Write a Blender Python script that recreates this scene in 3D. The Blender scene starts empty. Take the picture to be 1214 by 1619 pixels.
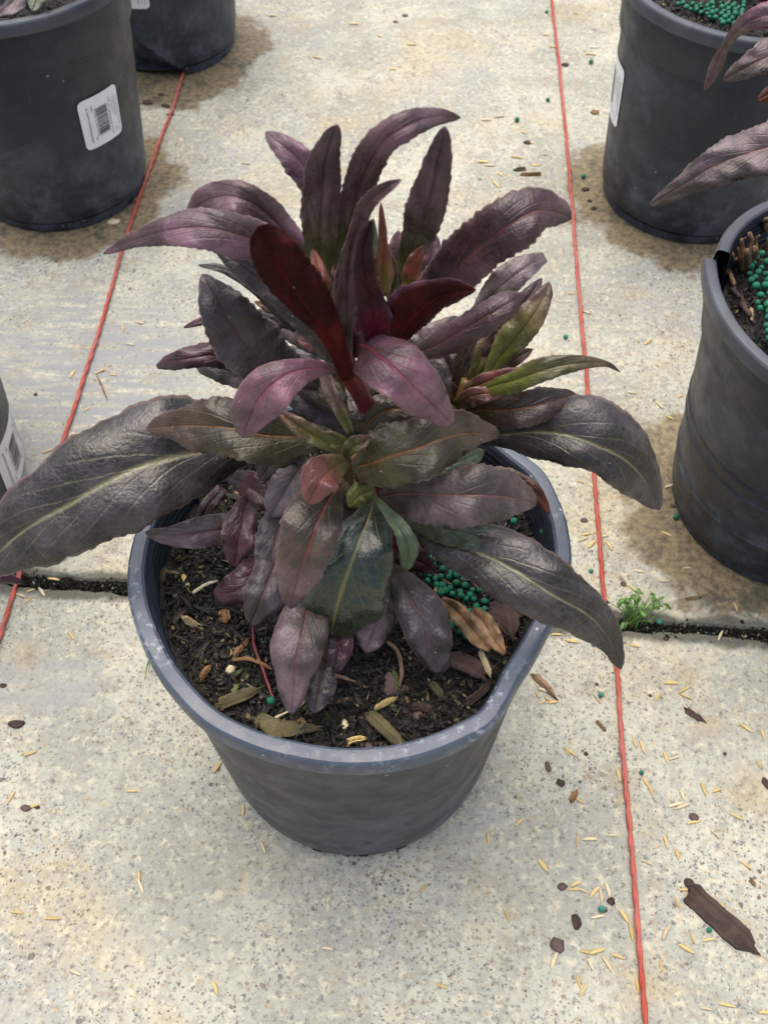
import bpy, bmesh, math, random
from mathutils import Vector, Matrix, noise
random.seed(7)
D = bpy.data; scene = bpy.context.scene; COL = scene.collection
R = math.radians

# ------------------------------------------------------------------ camera
CF, CPITCH, CROLL, CH = 1504.26, 0.9472, 0.023, 0.6705
cF = Vector((0, math.cos(CPITCH), -math.sin(CPITCH))); cR0 = Vector((1, 0, 0)); cU0 = cR0.cross(cF)
cR = math.cos(CROLL)*cR0 + math.sin(CROLL)*cU0
cU = -math.sin(CROLL)*cR0 + math.cos(CROLL)*cU0
CAM = Vector((0, 0, CH))
cd = D.cameras.new('camera'); cam = D.objects.new('camera', cd); COL.objects.link(cam)
cam.matrix_world = Matrix(((cR.x, cU.x, -cF.x, CAM.x), (cR.y, cU.y, -cF.y, CAM.y), (cR.z, cU.z, -cF.z, CAM.z), (0, 0, 0, 1)))
cd.sensor_fit = 'VERTICAL'; cd.sensor_height = 36; cd.lens = CF/1619*36
cd.clip_start = 0.01; cd.clip_end = 200
cd.dof.use_dof = True; cd.dof.focus_distance = 0.52; cd.dof.aperture_fstop = 20
scene.camera = cam

# ------------------------------------------------------------------ daylight: soft, overcast
SUN_EL, SUN_AZ = R(76), R(-28)      # high, behind the plant and a little to the left
w = D.worlds.new('World'); scene.world = w; w.use_nodes = True
nt = w.node_tree; bg = nt.nodes['Background']
sky = nt.nodes.new('ShaderNodeTexSky'); sky.sky_type = 'NISHITA'; sky.sun_disc = False
sky.sun_elevation = SUN_EL; sky.sun_rotation = SUN_AZ; sky.air_density = 1.0; sky.dust_density = 7.0; sky.ozone_density = 0.4
nt.links.new(sky.outputs[0], bg.inputs[0]); bg.inputs[1].default_value = 0.12
sl = D.lights.new('sun', 'SUN'); sl.energy = 1.25; sl.angle = R(85); sl.color = (1, .975, .94)
so = D.objects.new('sun', sl); COL.objects.link(so)
sd = Vector((math.sin(SUN_AZ)*math.cos(SUN_EL), math.cos(SUN_AZ)*math.cos(SUN_EL), math.sin(SUN_EL)))
so.rotation_euler = sd.to_track_quat('Z', 'Y').to_euler(); so.location = sd*5
scene.view_settings.view_transform = 'Standard'; scene.view_settings.look = 'None'
scene.view_settings.exposure = 0.93; scene.view_settings.gamma = 1
scene.render.engine = 'CYCLES'

# ------------------------------------------------------------------ helpers
def at(px, py, z=0.0):
    """where the sight line through a point of the photograph meets height z"""
    d = cR*((px-607)/CF) - cU*((py-809.5)/CF) + cF
    return CAM + d*((z-CAM.z)/d.z)

class NT:
    def __init__(s, name):
        s.m = D.materials.new(name); s.m.use_nodes = True; s.t = s.m.node_tree; s.n = s.t.nodes
        s.b = s.n['Principled BSDF']
    def new(s, typ, **kw):
        n = s.n.new(typ)
        for k, v in kw.items(): setattr(n, k, v)
        return n
    def set(s, inp, v):
        if hasattr(v, 'links') or isinstance(v, bpy.types.NodeSocket): s.t.links.new(v, inp)
        else:
            if isinstance(v, tuple) and len(v) == 3 and inp.type == 'RGBA': v = v + (1,)
            inp.default_value = v
    def math(s, op, a, b=0.0, c=None, clamp=False):
        n = s.new('ShaderNodeMath', operation=op, use_clamp=clamp); s.set(n.inputs[0], a); s.set(n.inputs[1], b)
        if c is not None: s.set(n.inputs[2], c)
        return n.outputs[0]
    def mix(s, f, a, b, mode='MIX'):
        n = s.new('ShaderNodeMix', data_type='RGBA', blend_type=mode); s.set(n.inputs[0], f); s.set(n.inputs[6], a); s.set(n.inputs[7], b)
        return n.outputs[2]
    def noise(s, vec, scale, detail=4, rough=.55, dist=0.0):
        n = s.new('ShaderNodeTexNoise'); s.set(n.inputs['Vector'], vec)
        n.inputs['Scale'].default_value = scale; n.inputs['Detail'].default_value = detail
        n.inputs['Roughness'].default_value = rough; n.inputs['Distortion'].default_value = dist
        return n.outputs['Fac']
    def ramp(s, v, lo, hi, a=0.0, b=1.0):
        n = s.new('ShaderNodeMapRange', interpolation_type='SMOOTHSTEP'); s.set(n.inputs[0], v)
        for i, x in enumerate((lo, hi, a, b)): s.set(n.inputs[i+1], x)
        return n.outputs[0]
    def vor(s, vec, scale, feat='F1', rnd=1.0):
        n = s.new('ShaderNodeTexVoronoi', feature=feat); s.set(n.inputs['Vector'], vec); n.inputs['Scale'].default_value = scale
        n.inputs['Randomness'].default_value = rnd
        return n
    def obj(s): return s.new('ShaderNodeTexCoord').outputs['Object']
    def attr(s, name):
        return s.new('ShaderNodeAttribute', attribute_name=name)
    def bump(s, h, dist, strength=1.0, prev=None):
        n = s.new('ShaderNodeBump'); s.set(n.inputs['Height'], h); n.inputs['Distance'].default_value = dist
        n.inputs['Strength'].default_value = strength
        if prev is not None: s.set(n.inputs['Normal'], prev)
        return n.outputs[0]
    def out(s, color=None, rough=None, normal=None, **kw):
        if color is not None: s.set(s.b.inputs['Base Color'], color)
        if rough is not None: s.set(s.b.inputs['Roughness'], rough)
        if normal is not None: s.set(s.b.inputs['Normal'], normal)
        for k, v in kw.items(): s.set(s.b.inputs[k.replace('_', ' ')], v)
        return s.m

def link(name, me, mat=None, parent=None, smooth=True):
    if mat is not None and not me.materials: me.materials.append(mat)
    if smooth: me.shade_smooth()
    o = D.objects.new(name, me); COL.objects.link(o)
    if parent is not None: o.parent = parent
    return o
def mesh(name, verts, faces):
    me = D.meshes.new(name); me.from_pydata([tuple(v) for v in verts], [], faces); me.update(); return me
def empty(name, loc, label, cat, group=None):
    o = D.objects.new(name, None); COL.objects.link(o); o.location = loc; o.empty_display_size = .02
    return tag(o, label, cat, group)
def tag(o, label=None, cat=None, group=None, kind=None):
    if label: o['label'] = label
    if cat: o['category'] = cat
    if group: o['group'] = group
    if kind: o['kind'] = kind
    return o

# ------------------------------------------------------------------ pot places (world metres, from the ground plane)
POT_R, POT_H, POT_B = 0.12, 0.239, 0.0950
P_MAIN = Vector((-.0161, .2816, 0))
P_TL = Vector((-.3761, .9398, 0)); P_TM = Vector((-.3071, 1.2507, 0)); P_TR = Vector((.3355, .9446, 0)); P_RM = Vector((.3462, .5036, 0))
P_LE = Vector((-.412, .500, 0))

# ------------------------------------------------------------------ materials
def mat_concrete():
    s = NT('weathered_concrete'); v = s.obj()
    # warp the coordinates a little so that no grain is a perfect disc
    wn = s.new('ShaderNodeTexNoise'); s.set(wn.inputs['Vector'], v); wn.inputs['Scale'].default_value = 260; wn.inputs['Detail'].default_value = 2
    vm_ = s.new('ShaderNodeVectorMath', operation='MULTIPLY_ADD'); s.set(vm_.inputs[0], wn.outputs['Color']); vm_.inputs[1].default_value = (.0034, .0034, 0); s.set(vm_.inputs[2], v)
    vw = vm_.outputs[0]
    col = s.mix(s.ramp(s.noise(v, 8, 6, .68), .38, .62), (.315, .315, .28), (.465, .455, .385))
    col = s.mix(s.ramp(s.noise(v, 6.5, 7, .7, .6), .50, .64, 0, .60), col, (.46, .375, .235))
    col = s.mix(s.ramp(s.noise(v, 4.1, 6, .7, .9), .52, .62, 0, .6), col, (.33, .335, .345))
    # millimetre scale mottling: cream paste, grey paste, sand
    n1 = s.noise(vw, 330, 4, .75)
    col = s.mix(s.ramp(s.noise(vw, 120, 4, .7), .52, .66, 0, .7), col, (.60, .54, .41))
    col = s.mix(s.ramp(s.noise(v, 95, 5, .72), .50, .38, 0, .5), col, (.27, .26, .24))
    col = s.mix(s.ramp(s.noise(v, 26, 7, .75), .46, .34, 0, .6), col, (.24, .225, .19))
    col = s.mix(s.ramp(s.noise(v, 19, 7, .75, .5), .54, .66, 0, .5), col, (.37, .30, .19))
    col = s.mix(s.ramp(n1, .56, .70, 0, .7), col, (.64, .58, .46))
    col = s.mix(s.ramp(s.noise(vw, 240, 3, .7), .45, .33, 0, .8), col, (.17, .15, .13))
    col = s.mix(s.ramp(s.noise(vw, 200, 3, .7), .60, .70, 0, .7), col, (.46, .34, .19))
    worn = s.ramp(s.noise(v, 9, 5, .65), .38, .58, .15, 1)
    for sc, size, cut, amt in ((230, .36, .80, .8), (460, .36, .48, .85), (330, .34, .62, .8), (105, .27, .91, .7)):
        vo = s.vor(vw, sc)
        cr = s.new('ShaderNodeSeparateColor'); s.set(cr.inputs[0], vo.outputs['Color'])
        there = s.math('MULTIPLY', s.math('GREATER_THAN', cr.outputs[0], cut), worn)
        m = s.math('MULTIPLY', s.ramp(vo.outputs['Distance'], size, size*.8), there)
        st = s.new('ShaderNodeValToRGB'); s.set(st.inputs[0], cr.outputs[1]); st.color_ramp.interpolation = 'CONSTANT'
        e = st.color_ramp.elements; e[0].position = 0; e[0].color = (.06, .05, .055, 1)
        e[1].position = .18; e[1].color = (.15, .135, .135, 1)
        for p_, c_ in ((.36, (.16, .10, .075)), (.46, (.23, .24, .26)), (.62, (.36, .27, .16)), (.86, (.56, .52, .44))):
            x = e.new(p_); x.color = c_ + (1,)
        col = s.mix(s.math('MULTIPLY', m, amt), col, st.outputs[0])
    # a smeared grey trowelled patch on the left, its streaks running across
    sep = s.new('ShaderNodeSeparateXYZ'); s.set(sep.inputs[0], v)
    def dist(c, sx=1.0, sy=1.0):
        dx = s.math('MULTIPLY', s.math('SUBTRACT', sep.outputs[0], c.x), sx)
        dy = s.math('MULTIPLY', s.math('SUBTRACT', sep.outputs[1], c.y), sy)
        return s.math('SQRT', s.math('ADD', s.math('MULTIPLY', dx, dx), s.math('MULTIPLY', dy, dy)))
    mp = s.new('ShaderNodeMapping'); s.set(mp.inputs[0], v); mp.inputs['Scale'].default_value = (1, 6, 1); mp.inputs['Rotation'].default_value = (0, 0, .12)
    streak = s.noise(mp.outputs[0], 22, 5, .6, .8)
    pc = at(110, 590)
    pm = s.ramp(s.math('ADD', dist(pc, 1, 1.25), s.math('MULTIPLY', s.math('SUBTRACT', s.noise(v, 14, 4), .5), .16)), .19, .08)
    col = s.mix(s.math('MULTIPLY', pm, s.ramp(streak, .36, .60)), col, (.27, .275, .285))
    pm2 = s.ramp(s.math('ADD', dist(at(60, 1085), .8, 1.6), s.math('MULTIPLY', s.math('SUBTRACT', s.noise(v, 30, 4), .5), .08)), .055, .03)
    col = s.mix(s.math('MULTIPLY', pm2, s.ramp(streak, .3, .7, .2, .75)), col, (.29, .29, .30))
    # damp brown stains where water ran from under the pots
    dn = s.math('MULTIPLY', s.math('SUBTRACT', s.noise(v, 15, 7, .68), .5), .15)
    wet = None
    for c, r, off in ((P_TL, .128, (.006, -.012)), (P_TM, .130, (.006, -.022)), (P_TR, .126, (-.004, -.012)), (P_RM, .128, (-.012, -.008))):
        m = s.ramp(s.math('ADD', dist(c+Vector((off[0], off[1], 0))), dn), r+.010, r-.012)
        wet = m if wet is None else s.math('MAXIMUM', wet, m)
    bl = None
    for (x, y, r) in ((1090, 1075, .020), (1110, 1150, .020), (1060, 700, .045), (40, 1045, .02), (330, 985, .028), (1180, 1250, .03), (330, 1060, .02), (900, 20, .05), (1075, 760, .03)):
        m = s.ramp(s.math('ADD', dist(at(x, y)), s.math('MULTIPLY', dn, .45)), r, r*.1, 0, .45)
        bl = m if bl is None else s.math('MAXIMUM', bl, m)
    grit = s.ramp(s.noise(v, 160, 4, .7), .35, .62)
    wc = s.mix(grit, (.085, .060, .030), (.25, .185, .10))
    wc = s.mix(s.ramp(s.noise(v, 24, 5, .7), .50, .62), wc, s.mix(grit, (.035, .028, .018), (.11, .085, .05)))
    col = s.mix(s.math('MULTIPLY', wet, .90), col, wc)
    col = s.mix(bl, col, s.mix(grit, (.2, .15, .09), (.4, .32, .2)))
    # black dirt and moss in the ragged margin beside the joint
    ja, jb = at(120, 925), at(1150, 1000); jd = (jb-ja).normalized()
    jn = Vector((-jd.y, jd.x))
    dd = s.math('ABSOLUTE', s.math('ADD', s.math('ADD', s.math('MULTIPLY', sep.outputs[0], jn.x), s.math('MULTIPLY', sep.outputs[1], jn.y)), -(ja.x*jn.x+ja.y*jn.y)))
    jm = s.ramp(s.math('ADD', dd, s.math('MULTIPLY', s.math('SUBTRACT', s.noise(v, 45, 5, .6), .5), .020)), .0165, .0095)
    col = s.mix(s.math('MULTIPLY', jm, .8), col, (.045, .045, .035))
    col = s.mix(1.0, col, (.87, .905, .885), 'MULTIPLY')
    rough = s.math('SUBTRACT', s.ramp(n1, .2, .8, .78, .92), s.math('MULTIPLY', wet, .25))
    pit = s.vor(v, 210)
    pits = s.math('MULTIPLY', s.ramp(pit.outputs['Distance'], .3, .08), s.ramp(s.noise(v, 40, 2), .52, .6))
    h = s.math('SUBTRACT', s.math('ADD', s.math('MULTIPLY', n1, .5), s.math('MULTIPLY', s.noise(v, 90, 4, .6), .8)), s.math('MULTIPLY', pits, .9))
    col = s.mix(s.math('MULTIPLY', pits, .55), col, (.16, .14, .12))
    return s.out(col, rough, s.bump(h, .0012, .55), Specular_IOR_Level=.3)

def mat_dirt(name, a, b, scale=160, rough=.9):
    s = NT(name); v = s.obj(); n = s.noise(v, scale, 5, .65)
    return s.out(s.mix(s.ramp(n, .35, .65), a, b), rough, s.bump(n, .002, .8), Specular_IOR_Level=.25)

def mat_plastic():
    s = NT('black_nursery_plastic'); v = s.obj()
    info = s.new('ShaderNodeObjectInfo')
    base = s.mix(s.ramp(s.noise(v, 11, 5, .6), .3, .7), (.010, .0135, .022), (.018, .023, .034))
    dust = s.math('MULTIPLY', s.ramp(s.noise(v, 16, 7, .68, .5), .50, .74), .55)
    sep = s.new('ShaderNodeSeparateXYZ'); s.set(sep.inputs[0], v)
    low = s.ramp(sep.outputs[2], .14, .0, 0, .9)
    scr = s.math('ADD', s.ramp(s.noise(s.mapscale(v, (.6, .6, 9)), 60, 5, .75, .6), .58, .74, 0, .30), s.ramp(s.noise(s.mapscale(v, (5, 5, .5)), 60, 4, .7, .3), .64, .74, 0, .22))
    dust = s.math('ADD', dust, s.math('MULTIPLY', low, s.ramp(s.noise(v, 35, 5, .7), .40, .65)), clamp=True)
    col = s.mix(dust, base, (.076, .094, .128))
    col = s.mix(scr, col, (.13, .14, .155))
    sp = s.vor(v, 95); cr = s.new('ShaderNodeSeparateColor'); s.set(cr.inputs[0], sp.outputs['Color'])
    spots = s.math('MULTIPLY', s.ramp(sp.outputs['Distance'], .16, .07), s.math('GREATER_THAN', cr.outputs[0], .93))
    col = s.mix(s.math('MULTIPLY', spots, .6), col, (.35, .38, .42))
    rough = s.ramp(s.noise(v, 40, 5, .7), .3, .7, .36, .58)
    h = s.math('ADD', s.noise(v, 700, 2), s.math('MULTIPLY', s.noise(v, 18, 3), 3))
    return s.out(col, rough, s.bump(h, .0007, .35), Specular_IOR_Level=.5)

def mat_rim():
    s = NT('scuffed_pot_rim'); v = s.obj()
    base = s.mix(s.ramp(s.noise(v, 25, 5, .6), .3, .7), (.040, .054, .080), (.070, .090, .122))
    scuff = s.ramp(s.noise(v, 150, 6, .8), .52, .66, 0, .85)
    col = s.mix(s.math('MULTIPLY', scuff, s.ramp(s.noise(v, 14, 3), .42, .6)), base, (.32, .36, .43))
    sp = s.vor(v, 260); cr = s.new('ShaderNodeSeparateColor'); s.set(cr.inputs[0], sp.outputs['Color'])
    spots = s.math('MULTIPLY', s.ramp(sp.outputs['Distance'], .3, .1), s.math('GREATER_THAN', cr.outputs[0], .95))
    col = s.mix(s.math('MULTIPLY', spots, .7), col, (.55, .58, .62))
    return s.out(col, s.ramp(s.noise(v, 60, 4), .3, .7, .34, .52), s.bump(s.noise(v, 300, 4, .7), .0006, .4), Specular_IOR_Level=.55)

def mat_leaf():
    s = NT('leaf_blade')
    pig = s.attr('Pig'); vein = s.attr('Vein'); par = s.attr('Par')
    uv = s.new('ShaderNodeUVMap', uv_map='UVMap'); sx = s.new('ShaderNodeSeparateXYZ'); s.set(sx.inputs[0], uv.outputs[0])
    ps = s.new('ShaderNodeSeparateColor'); s.set(ps.inputs[0], par.outputs['Color'])   # r vein strength, g gloss, b seed
    v = s.obj()
    u = s.math('SUBTRACT', s.math('MULTIPLY', sx.outputs[0], 2), 1)
    au = s.math('ABSOLUTE', u)
    wob = s.math('MULTIPLY', s.math('SUBTRACT', s.noise(v, 70, 3), .5), .30)
    mid = s.ramp(s.math('ADD', s.math('ADD', au, s.math('MULTIPLY', sx.outputs[1], .05)), s.math('MULTIPLY', s.math('SUBTRACT', s.noise(v, 160, 3), .5), .05)), .115, .02)
    # arching side veins
    t = s.math('ADD', s.math('SUBTRACT', s.math('MULTIPLY', sx.outputs[1], 7.5), s.math('MULTIPLY', s.math('POWER', au, .75), 3.0)), wob)
    t = s.math('ADD', t, s.math('MULTIPLY', s.math('GREATER_THAN', u, 0), .45))
    fr = s.math('ABSOLUTE', s.math('SUBTRACT', s.math('FRACT', t), .5))
    side = s.math('MULTIPLY', s.ramp(fr, .12, .01), s.ramp(au, 1.0, .35))
    net = s.vor(v, 230, 'DISTANCE_TO_EDGE')
    netm = s.ramp(net.outputs['Distance'], .10, .02)
    vm = s.math('ADD', s.math('MULTIPLY', mid, 1.0), s.math('MULTIPLY', side, .15), clamp=True)
    vm = s.math('MULTIPLY', s.math('ADD', vm, s.math('MULTIPLY', netm, .10), clamp=True), ps.outputs[0], clamp=True)
    mott = s.noise(v, 55, 5, .62)
    col = s.mix(s.ramp(mott, .32, .68), s.mix(1.0, pig.outputs['Color'], (.68, .66, .70), 'MULTIPLY'), s.mix(1.0, pig.outputs['Color'], (1.32, 1.3, 1.25), 'MULTIPLY'))
    # fine pale hairs, and a patchy grey sheen painted into the colour
    patch = s.ramp(s.noise(v, 42, 4, .6, .4), .38, .62)
    col = s.mix(1.0, col, s.mix(patch, (.50, .52, .40), (1.22, 1.16, 1.20)), 'MULTIPLY')
    hair = s.math('MULTIPLY', s.ramp(s.noise(v, 700, 4, .8), .52, .75, 0, .22), s.ramp(ps.outputs[1], .05, .3, .15, 1))
    col = s.mix(hair, col, s.mix(1.0, s.mix(.5, col, (.16, .13, .135)), (1.7, 1.6, 1.65), 'MULTIPLY'))
    rim_ = s.math('MULTIPLY', s.ramp(au, .93, .985), s.ramp(ps.outputs[1], .05, .3, .1, .45))
    col = s.mix(rim_, col, (.26, .17, .16))
    col = s.mix(vm, col, vein.outputs['Color'])
    sp = s.vor(v, 420); cr = s.new('ShaderNodeSeparateColor'); s.set(cr.inputs[0], sp.outputs['Color'])
    spots = s.math('MULTIPLY', s.ramp(sp.outputs['Distance'], .22, .08), s.math('GREATER_THAN', cr.outputs[0], .985))
    col = s.mix(s.math('MULTIPLY', spots, .7), col, (.5, .48, .46))
    h = s.math('MULTIPLY', s.math('ADD', s.math('MULTIPLY', mid, 1.1), s.math('MULTIPLY', side, .30), clamp=False), -1)
    h = s.math('ADD', h, s.math('ADD', s.math('MULTIPLY', s.noise(v, 130, 4, .6), .9), s.math('MULTIPLY', s.noise(v, 520, 3, .7), .55)))
    h = s.math('ADD', h, s.math('MULTIPLY', s.ramp(net.outputs['Distance'], 0, .35), .14))
    nrm = s.bump(h, .0011, .55)
    rough = s.math('ADD', s.ramp(ps.outputs[1], 0, 1, .50, .20), s.math('MULTIPLY', s.math('SUBTRACT', mott, .5), .2))
    m = s.out(col, rough, nrm, Sheen_Roughness=.5)
    s.set(s.b.inputs['Sheen Weight'], s.math('MULTIPLY', patch, s.ramp(ps.outputs[1], .02, .3, .0, .13)))
    s.set(s.b.inputs['Specular IOR Level'], s.ramp(ps.outputs[1], .0, .34, .10, .66))
    s.set(s.b.inputs['Coat Weight'], s.ramp(ps.outputs[1], .6, 1.0, 0, .6)); s.b.inputs['Coat Roughness'].default_value = .22
    s.set(s.b.inputs['Sheen Tint'], (.95, .86, .92, 1))
    tr = s.new('ShaderNodeBsdfTranslucent'); s.set(tr.inputs[0], s.mix(1.0, col, (2.6, 1.5, 1.4), 'MULTIPLY')); s.set(tr.inputs['Normal'], nrm)
    mx = s.new('ShaderNodeMixShader'); mx.inputs[0].default_value = .16
    s.set(mx.inputs[1], s.b.outputs[0]); s.set(mx.inputs[2], tr.outputs[0]); s.set(s.n['Material Output'].inputs[0], mx.outputs[0])
    return m
def _mapv(s, v, sc):
    n = s.new('ShaderNodeMapping'); s.set(n.inputs[0], v); n.inputs['Scale'].default_value = sc; return n.outputs[0]
NT.mapv = _mapv; NT.mapscale = _mapv

def mat_plain(name, col, rough=.6, var=.25, scale=60, bump=.0005, spec=.4, col2=None):
    s = NT(name); v = s.obj(); n = s.noise(v, scale, 5, .65)
    c2 = col2 or tuple(x*(1+var) for x in col); c1 = tuple(x*(1-var) for x in col) if col2 is None else col
    info = s.new('ShaderNodeObjectInfo')
    c = s.mix(s.ramp(n, .3, .7), c1, c2)
    c = s.mix(s.math('MULTIPLY', info.outputs['Random'], .6), c, s.mix(1.0, c, (.55, .53, .50), 'MULTIPLY'))
    return s.out(c, rough, s.bump(n, bump, .7), Specular_IOR_Level=spec)

def mat_vcol(name, rough=.85, spec=.3, scale=500):
    s = NT(name); a = s.attr('Pig'); v = s.obj(); n = s.noise(v, scale, 4, .7)
    c = s.mix(s.ramp(n, .3, .7), s.mix(1.0, a.outputs['Color'], (.55, .55, .55), 'MULTIPLY'), s.mix(1.0, a.outputs['Color'], (1.3, 1.3, 1.3), 'MULTIPLY'))
    return s.out(c, rough, s.bump(n, .0008, .8), Specular_IOR_Level=spec)

def mat_string():
    s = NT('red_marking_string'); v = s.obj()
    c = s.mix(s.ramp(s.noise(v, 9, 5, .7), .35, .65), (.34, .055, .038), (.42, .12, .095))
    c = s.mix(s.ramp(s.noise(v, 60, 5, .75), .52, .68, 0, .6), c, (.22, .10, .07))
    return s.out(c, .7, s.bump(s.noise(v, 900, 3, .7), .0005, .8), Specular_IOR_Level=.25)

M = dict(
    concrete=mat_concrete(), plastic=mat_plastic(), rim=mat_rim(), leaf=mat_leaf(),
    subsoil=mat_dirt('damp_subsoil', (.02, .018, .013), (.05, .045, .032)),
    soil=mat_dirt('dark_potting_soil', (.006, .005, .004), (.028, .022, .016), 300),
    chips=mat_vcol('soil_chips', .62, .4),
    moss=mat_vcol('joint_moss', .9, .3),
    husk=mat_plain('straw_husk', (.66, .50, .21), .55, .3, 200),
    husk_pale=mat_plain('pale_husk', (.66, .57, .38), .6, .2, 200),
    bead=mat_plain('green_fertiliser_coat', (.003, .17, .085), .42, .4, 260, .0005, .5),
    bead_old=mat_plain('faded_green_bead', (.04, .26, .20), .6, .3, 300, .0006, .4),
    bark=mat_plain('dark_bark', (.050, .030, .024), .75, .45, 90, .0012, .4),
    bark_tan=mat_plain('tan_wood', (.22, .125, .055), .8, .4, 120, .001, .3),
    bark_olive=mat_plain('olive_wood', (.085, .075, .035), .75, .4, 140, .001, .35),
    stone=mat_plain('small_stone', (.10, .065, .060), .7, .3, 90, .0005, .4),
    string=mat_string(),
    sticker=mat_plain('white_sticker_paper', (.88, .90, .94), .42, .03, 30, .0001, .5),
    ink=mat_plain('black_print', (.03, .03, .035), .5, .1, 30, .0001, .4),
    weed=mat_plain('weed_green', (.10, .21, .045), .5, .3, 150, .0005, .4),
    stem=mat_plain('crimson_stem', (.11, .010, .016), .4, .35, 90, .0006, .5),
    stem_green=mat_plain('olive_stem', (.14, .12, .035), .45, .3, 90, .0006, .5, (.18, .06, .03)),
    dry=mat_plain('dry_stem', (.20, .13, .075), .8, .4, 160, .001, .3),
)

# ------------------------------------------------------------------ SETTING: ground and the two concrete slabs
gme = mesh('ground', [(-60, -40, -.028), (60, -40, -.028), (60, 80, -.028), (-60, 80, -.028)], [(0, 1, 2, 3)])
ground = tag(link('ground', gme, M['subsoil'], smooth=False), kind='structure')
ja, jb = at(120, 922), at(1150, 1000); jd = (jb-ja).normalized(); jn = Vector((-jd.y, jd.x, 0))
def joint_edge(sign, seed):
    pts = []
    s_ = -4.5
    while s_ < 4.5:
        p = ja + jd*s_
        n = noise.noise(Vector((s_*14, seed, 0)))*.0035 + noise.noise(Vector((s_*60, seed+5, 0)))*.0026 + noise.noise(Vector((s_*210, seed+9, 0)))*.0011
        q = p + jn*(sign*.0066 + n*1.25)
        pts.append((q.x, q.y)); s_ += .0035 if -.5 < s_ < .5 else .08
    return pts
def slab(name, edge, yfar):
    bm = bmesh.new(); up = yfar > edge[0][1]
    loop = [(-50, edge[0][1])] + edge + [(50, edge[-1][1]), (50, yfar), (-50, yfar)]
    cols = []
    me_n = len(edge)
    vt = [bm.verts.new((x, y, 0)) for x, y in loop]
    sgn = 1 if up else -1
    vr = []      # rounded shoulder: a second row set back and down
    for i, (x, y) in enumerate(loop[1:me_n+1]):
        vr.append(bm.verts.new((x-jn.x*sgn*.0018, y-jn.y*sgn*.0018, -.0022)))
    vb = [bm.verts.new((v.co.x, v.co.y, -.027)) for v in vr]
    bm.faces.new(vt)
    for i in range(me_n-1):
        bm.faces.new((vt[i+1], vt[i+2], vr[i+1], vr[i])); bm.faces.new((vr[i], vr[i+1], vb[i+1], vb[i]))
    bmesh.ops.recalc_face_normals(bm, faces=bm.faces)
    for f in bm.faces:
        if len(f.verts) > 10 and f.normal.z < 0: f.normal_flip()
    me = D.meshes.new(name); bm.to_mesh(me); bm.free()
    return link(name, me, M['concrete'], ground, smooth=False)
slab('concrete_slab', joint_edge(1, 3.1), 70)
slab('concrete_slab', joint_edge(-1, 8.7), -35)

def vcol_mesh(name, verts, faces, cols, mat, parent=None, smooth=False):
    me = mesh(name, verts, faces)
    a = me.color_attributes.new('Pig', 'FLOAT_COLOR', 'POINT')
    flat = []
    for c in cols: flat += [c[0], c[1], c[2], 1]
    a.data.foreach_set('color', flat)
    return link(name, me, mat, parent, smooth)

def chip(V, F, Cc, p, l, wd, t, rot, col):
    """an irregular splinter: six-sided prism with skewed ends"""
    b = len(V)
    ring = [(-.5, 0), (-.3, .5), (.28, .42), (.5, .05), (.32, -.46), (-.22, -.5)]
    j = [(x*l*random.uniform(.8, 1.15), y*wd*random.uniform(.7, 1.25)) for x, y in ring]
    for k, zz in ((0, -t/2), (1, t/2)):
        for x, y in j:
            q = rot @ Vector((x*(1-.12*k), y*(1-.12*k), zz + random.uniform(-.15, .15)*t)); V.append(p+q); Cc.append(col)
    F.append(tuple(b+5-i for i in range(6))); F.append(tuple(b+6+i for i in range(6)))
    for i in range(6):
        n = (i+1) % 6; F.append((b+i, b+n, b+6+n, b+6+i))

from mathutils import Euler
def rrot(tilt=.5): return Euler((random.gauss(0, tilt), random.gauss(0, tilt), random.uniform(0, 6.28))).to_matrix()

# moss, grit and dead husks packed in the joint
V, F, Cc = [], [], []
for k in range(14000):
    s_ = random.uniform(-.5, .62); dn_ = random.gauss(0, .0044); p = ja + jd*s_ + jn*dn_; p.z = random.uniform(-.006, .0002)+.0022*noise.noise(Vector((s_*60, dn_*80, 2)))
    c = random.choice([(.010, .012, .008), (.016, .02, .010), (.03, .04, .016), (.045, .035, .02), (.008, .008, .008), (.008, .008, .008)])
    if random.random() < .03: c = (.45, .36, .18)
    if random.random() < .03: c = (.3, .3, .28)
    l = random.uniform(.0006, .0024)*(1.8 if random.random() < .06 else 1); chip(V, F, Cc, p, l, l*random.uniform(.4, .9), l*.5, rrot(.9), tuple(q*.7 for q in c))
tag(vcol_mesh('moss', V, F, Cc, M['moss']), 'black moss and grit filling the joint between the two concrete slabs', 'moss', kind='stuff')

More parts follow.
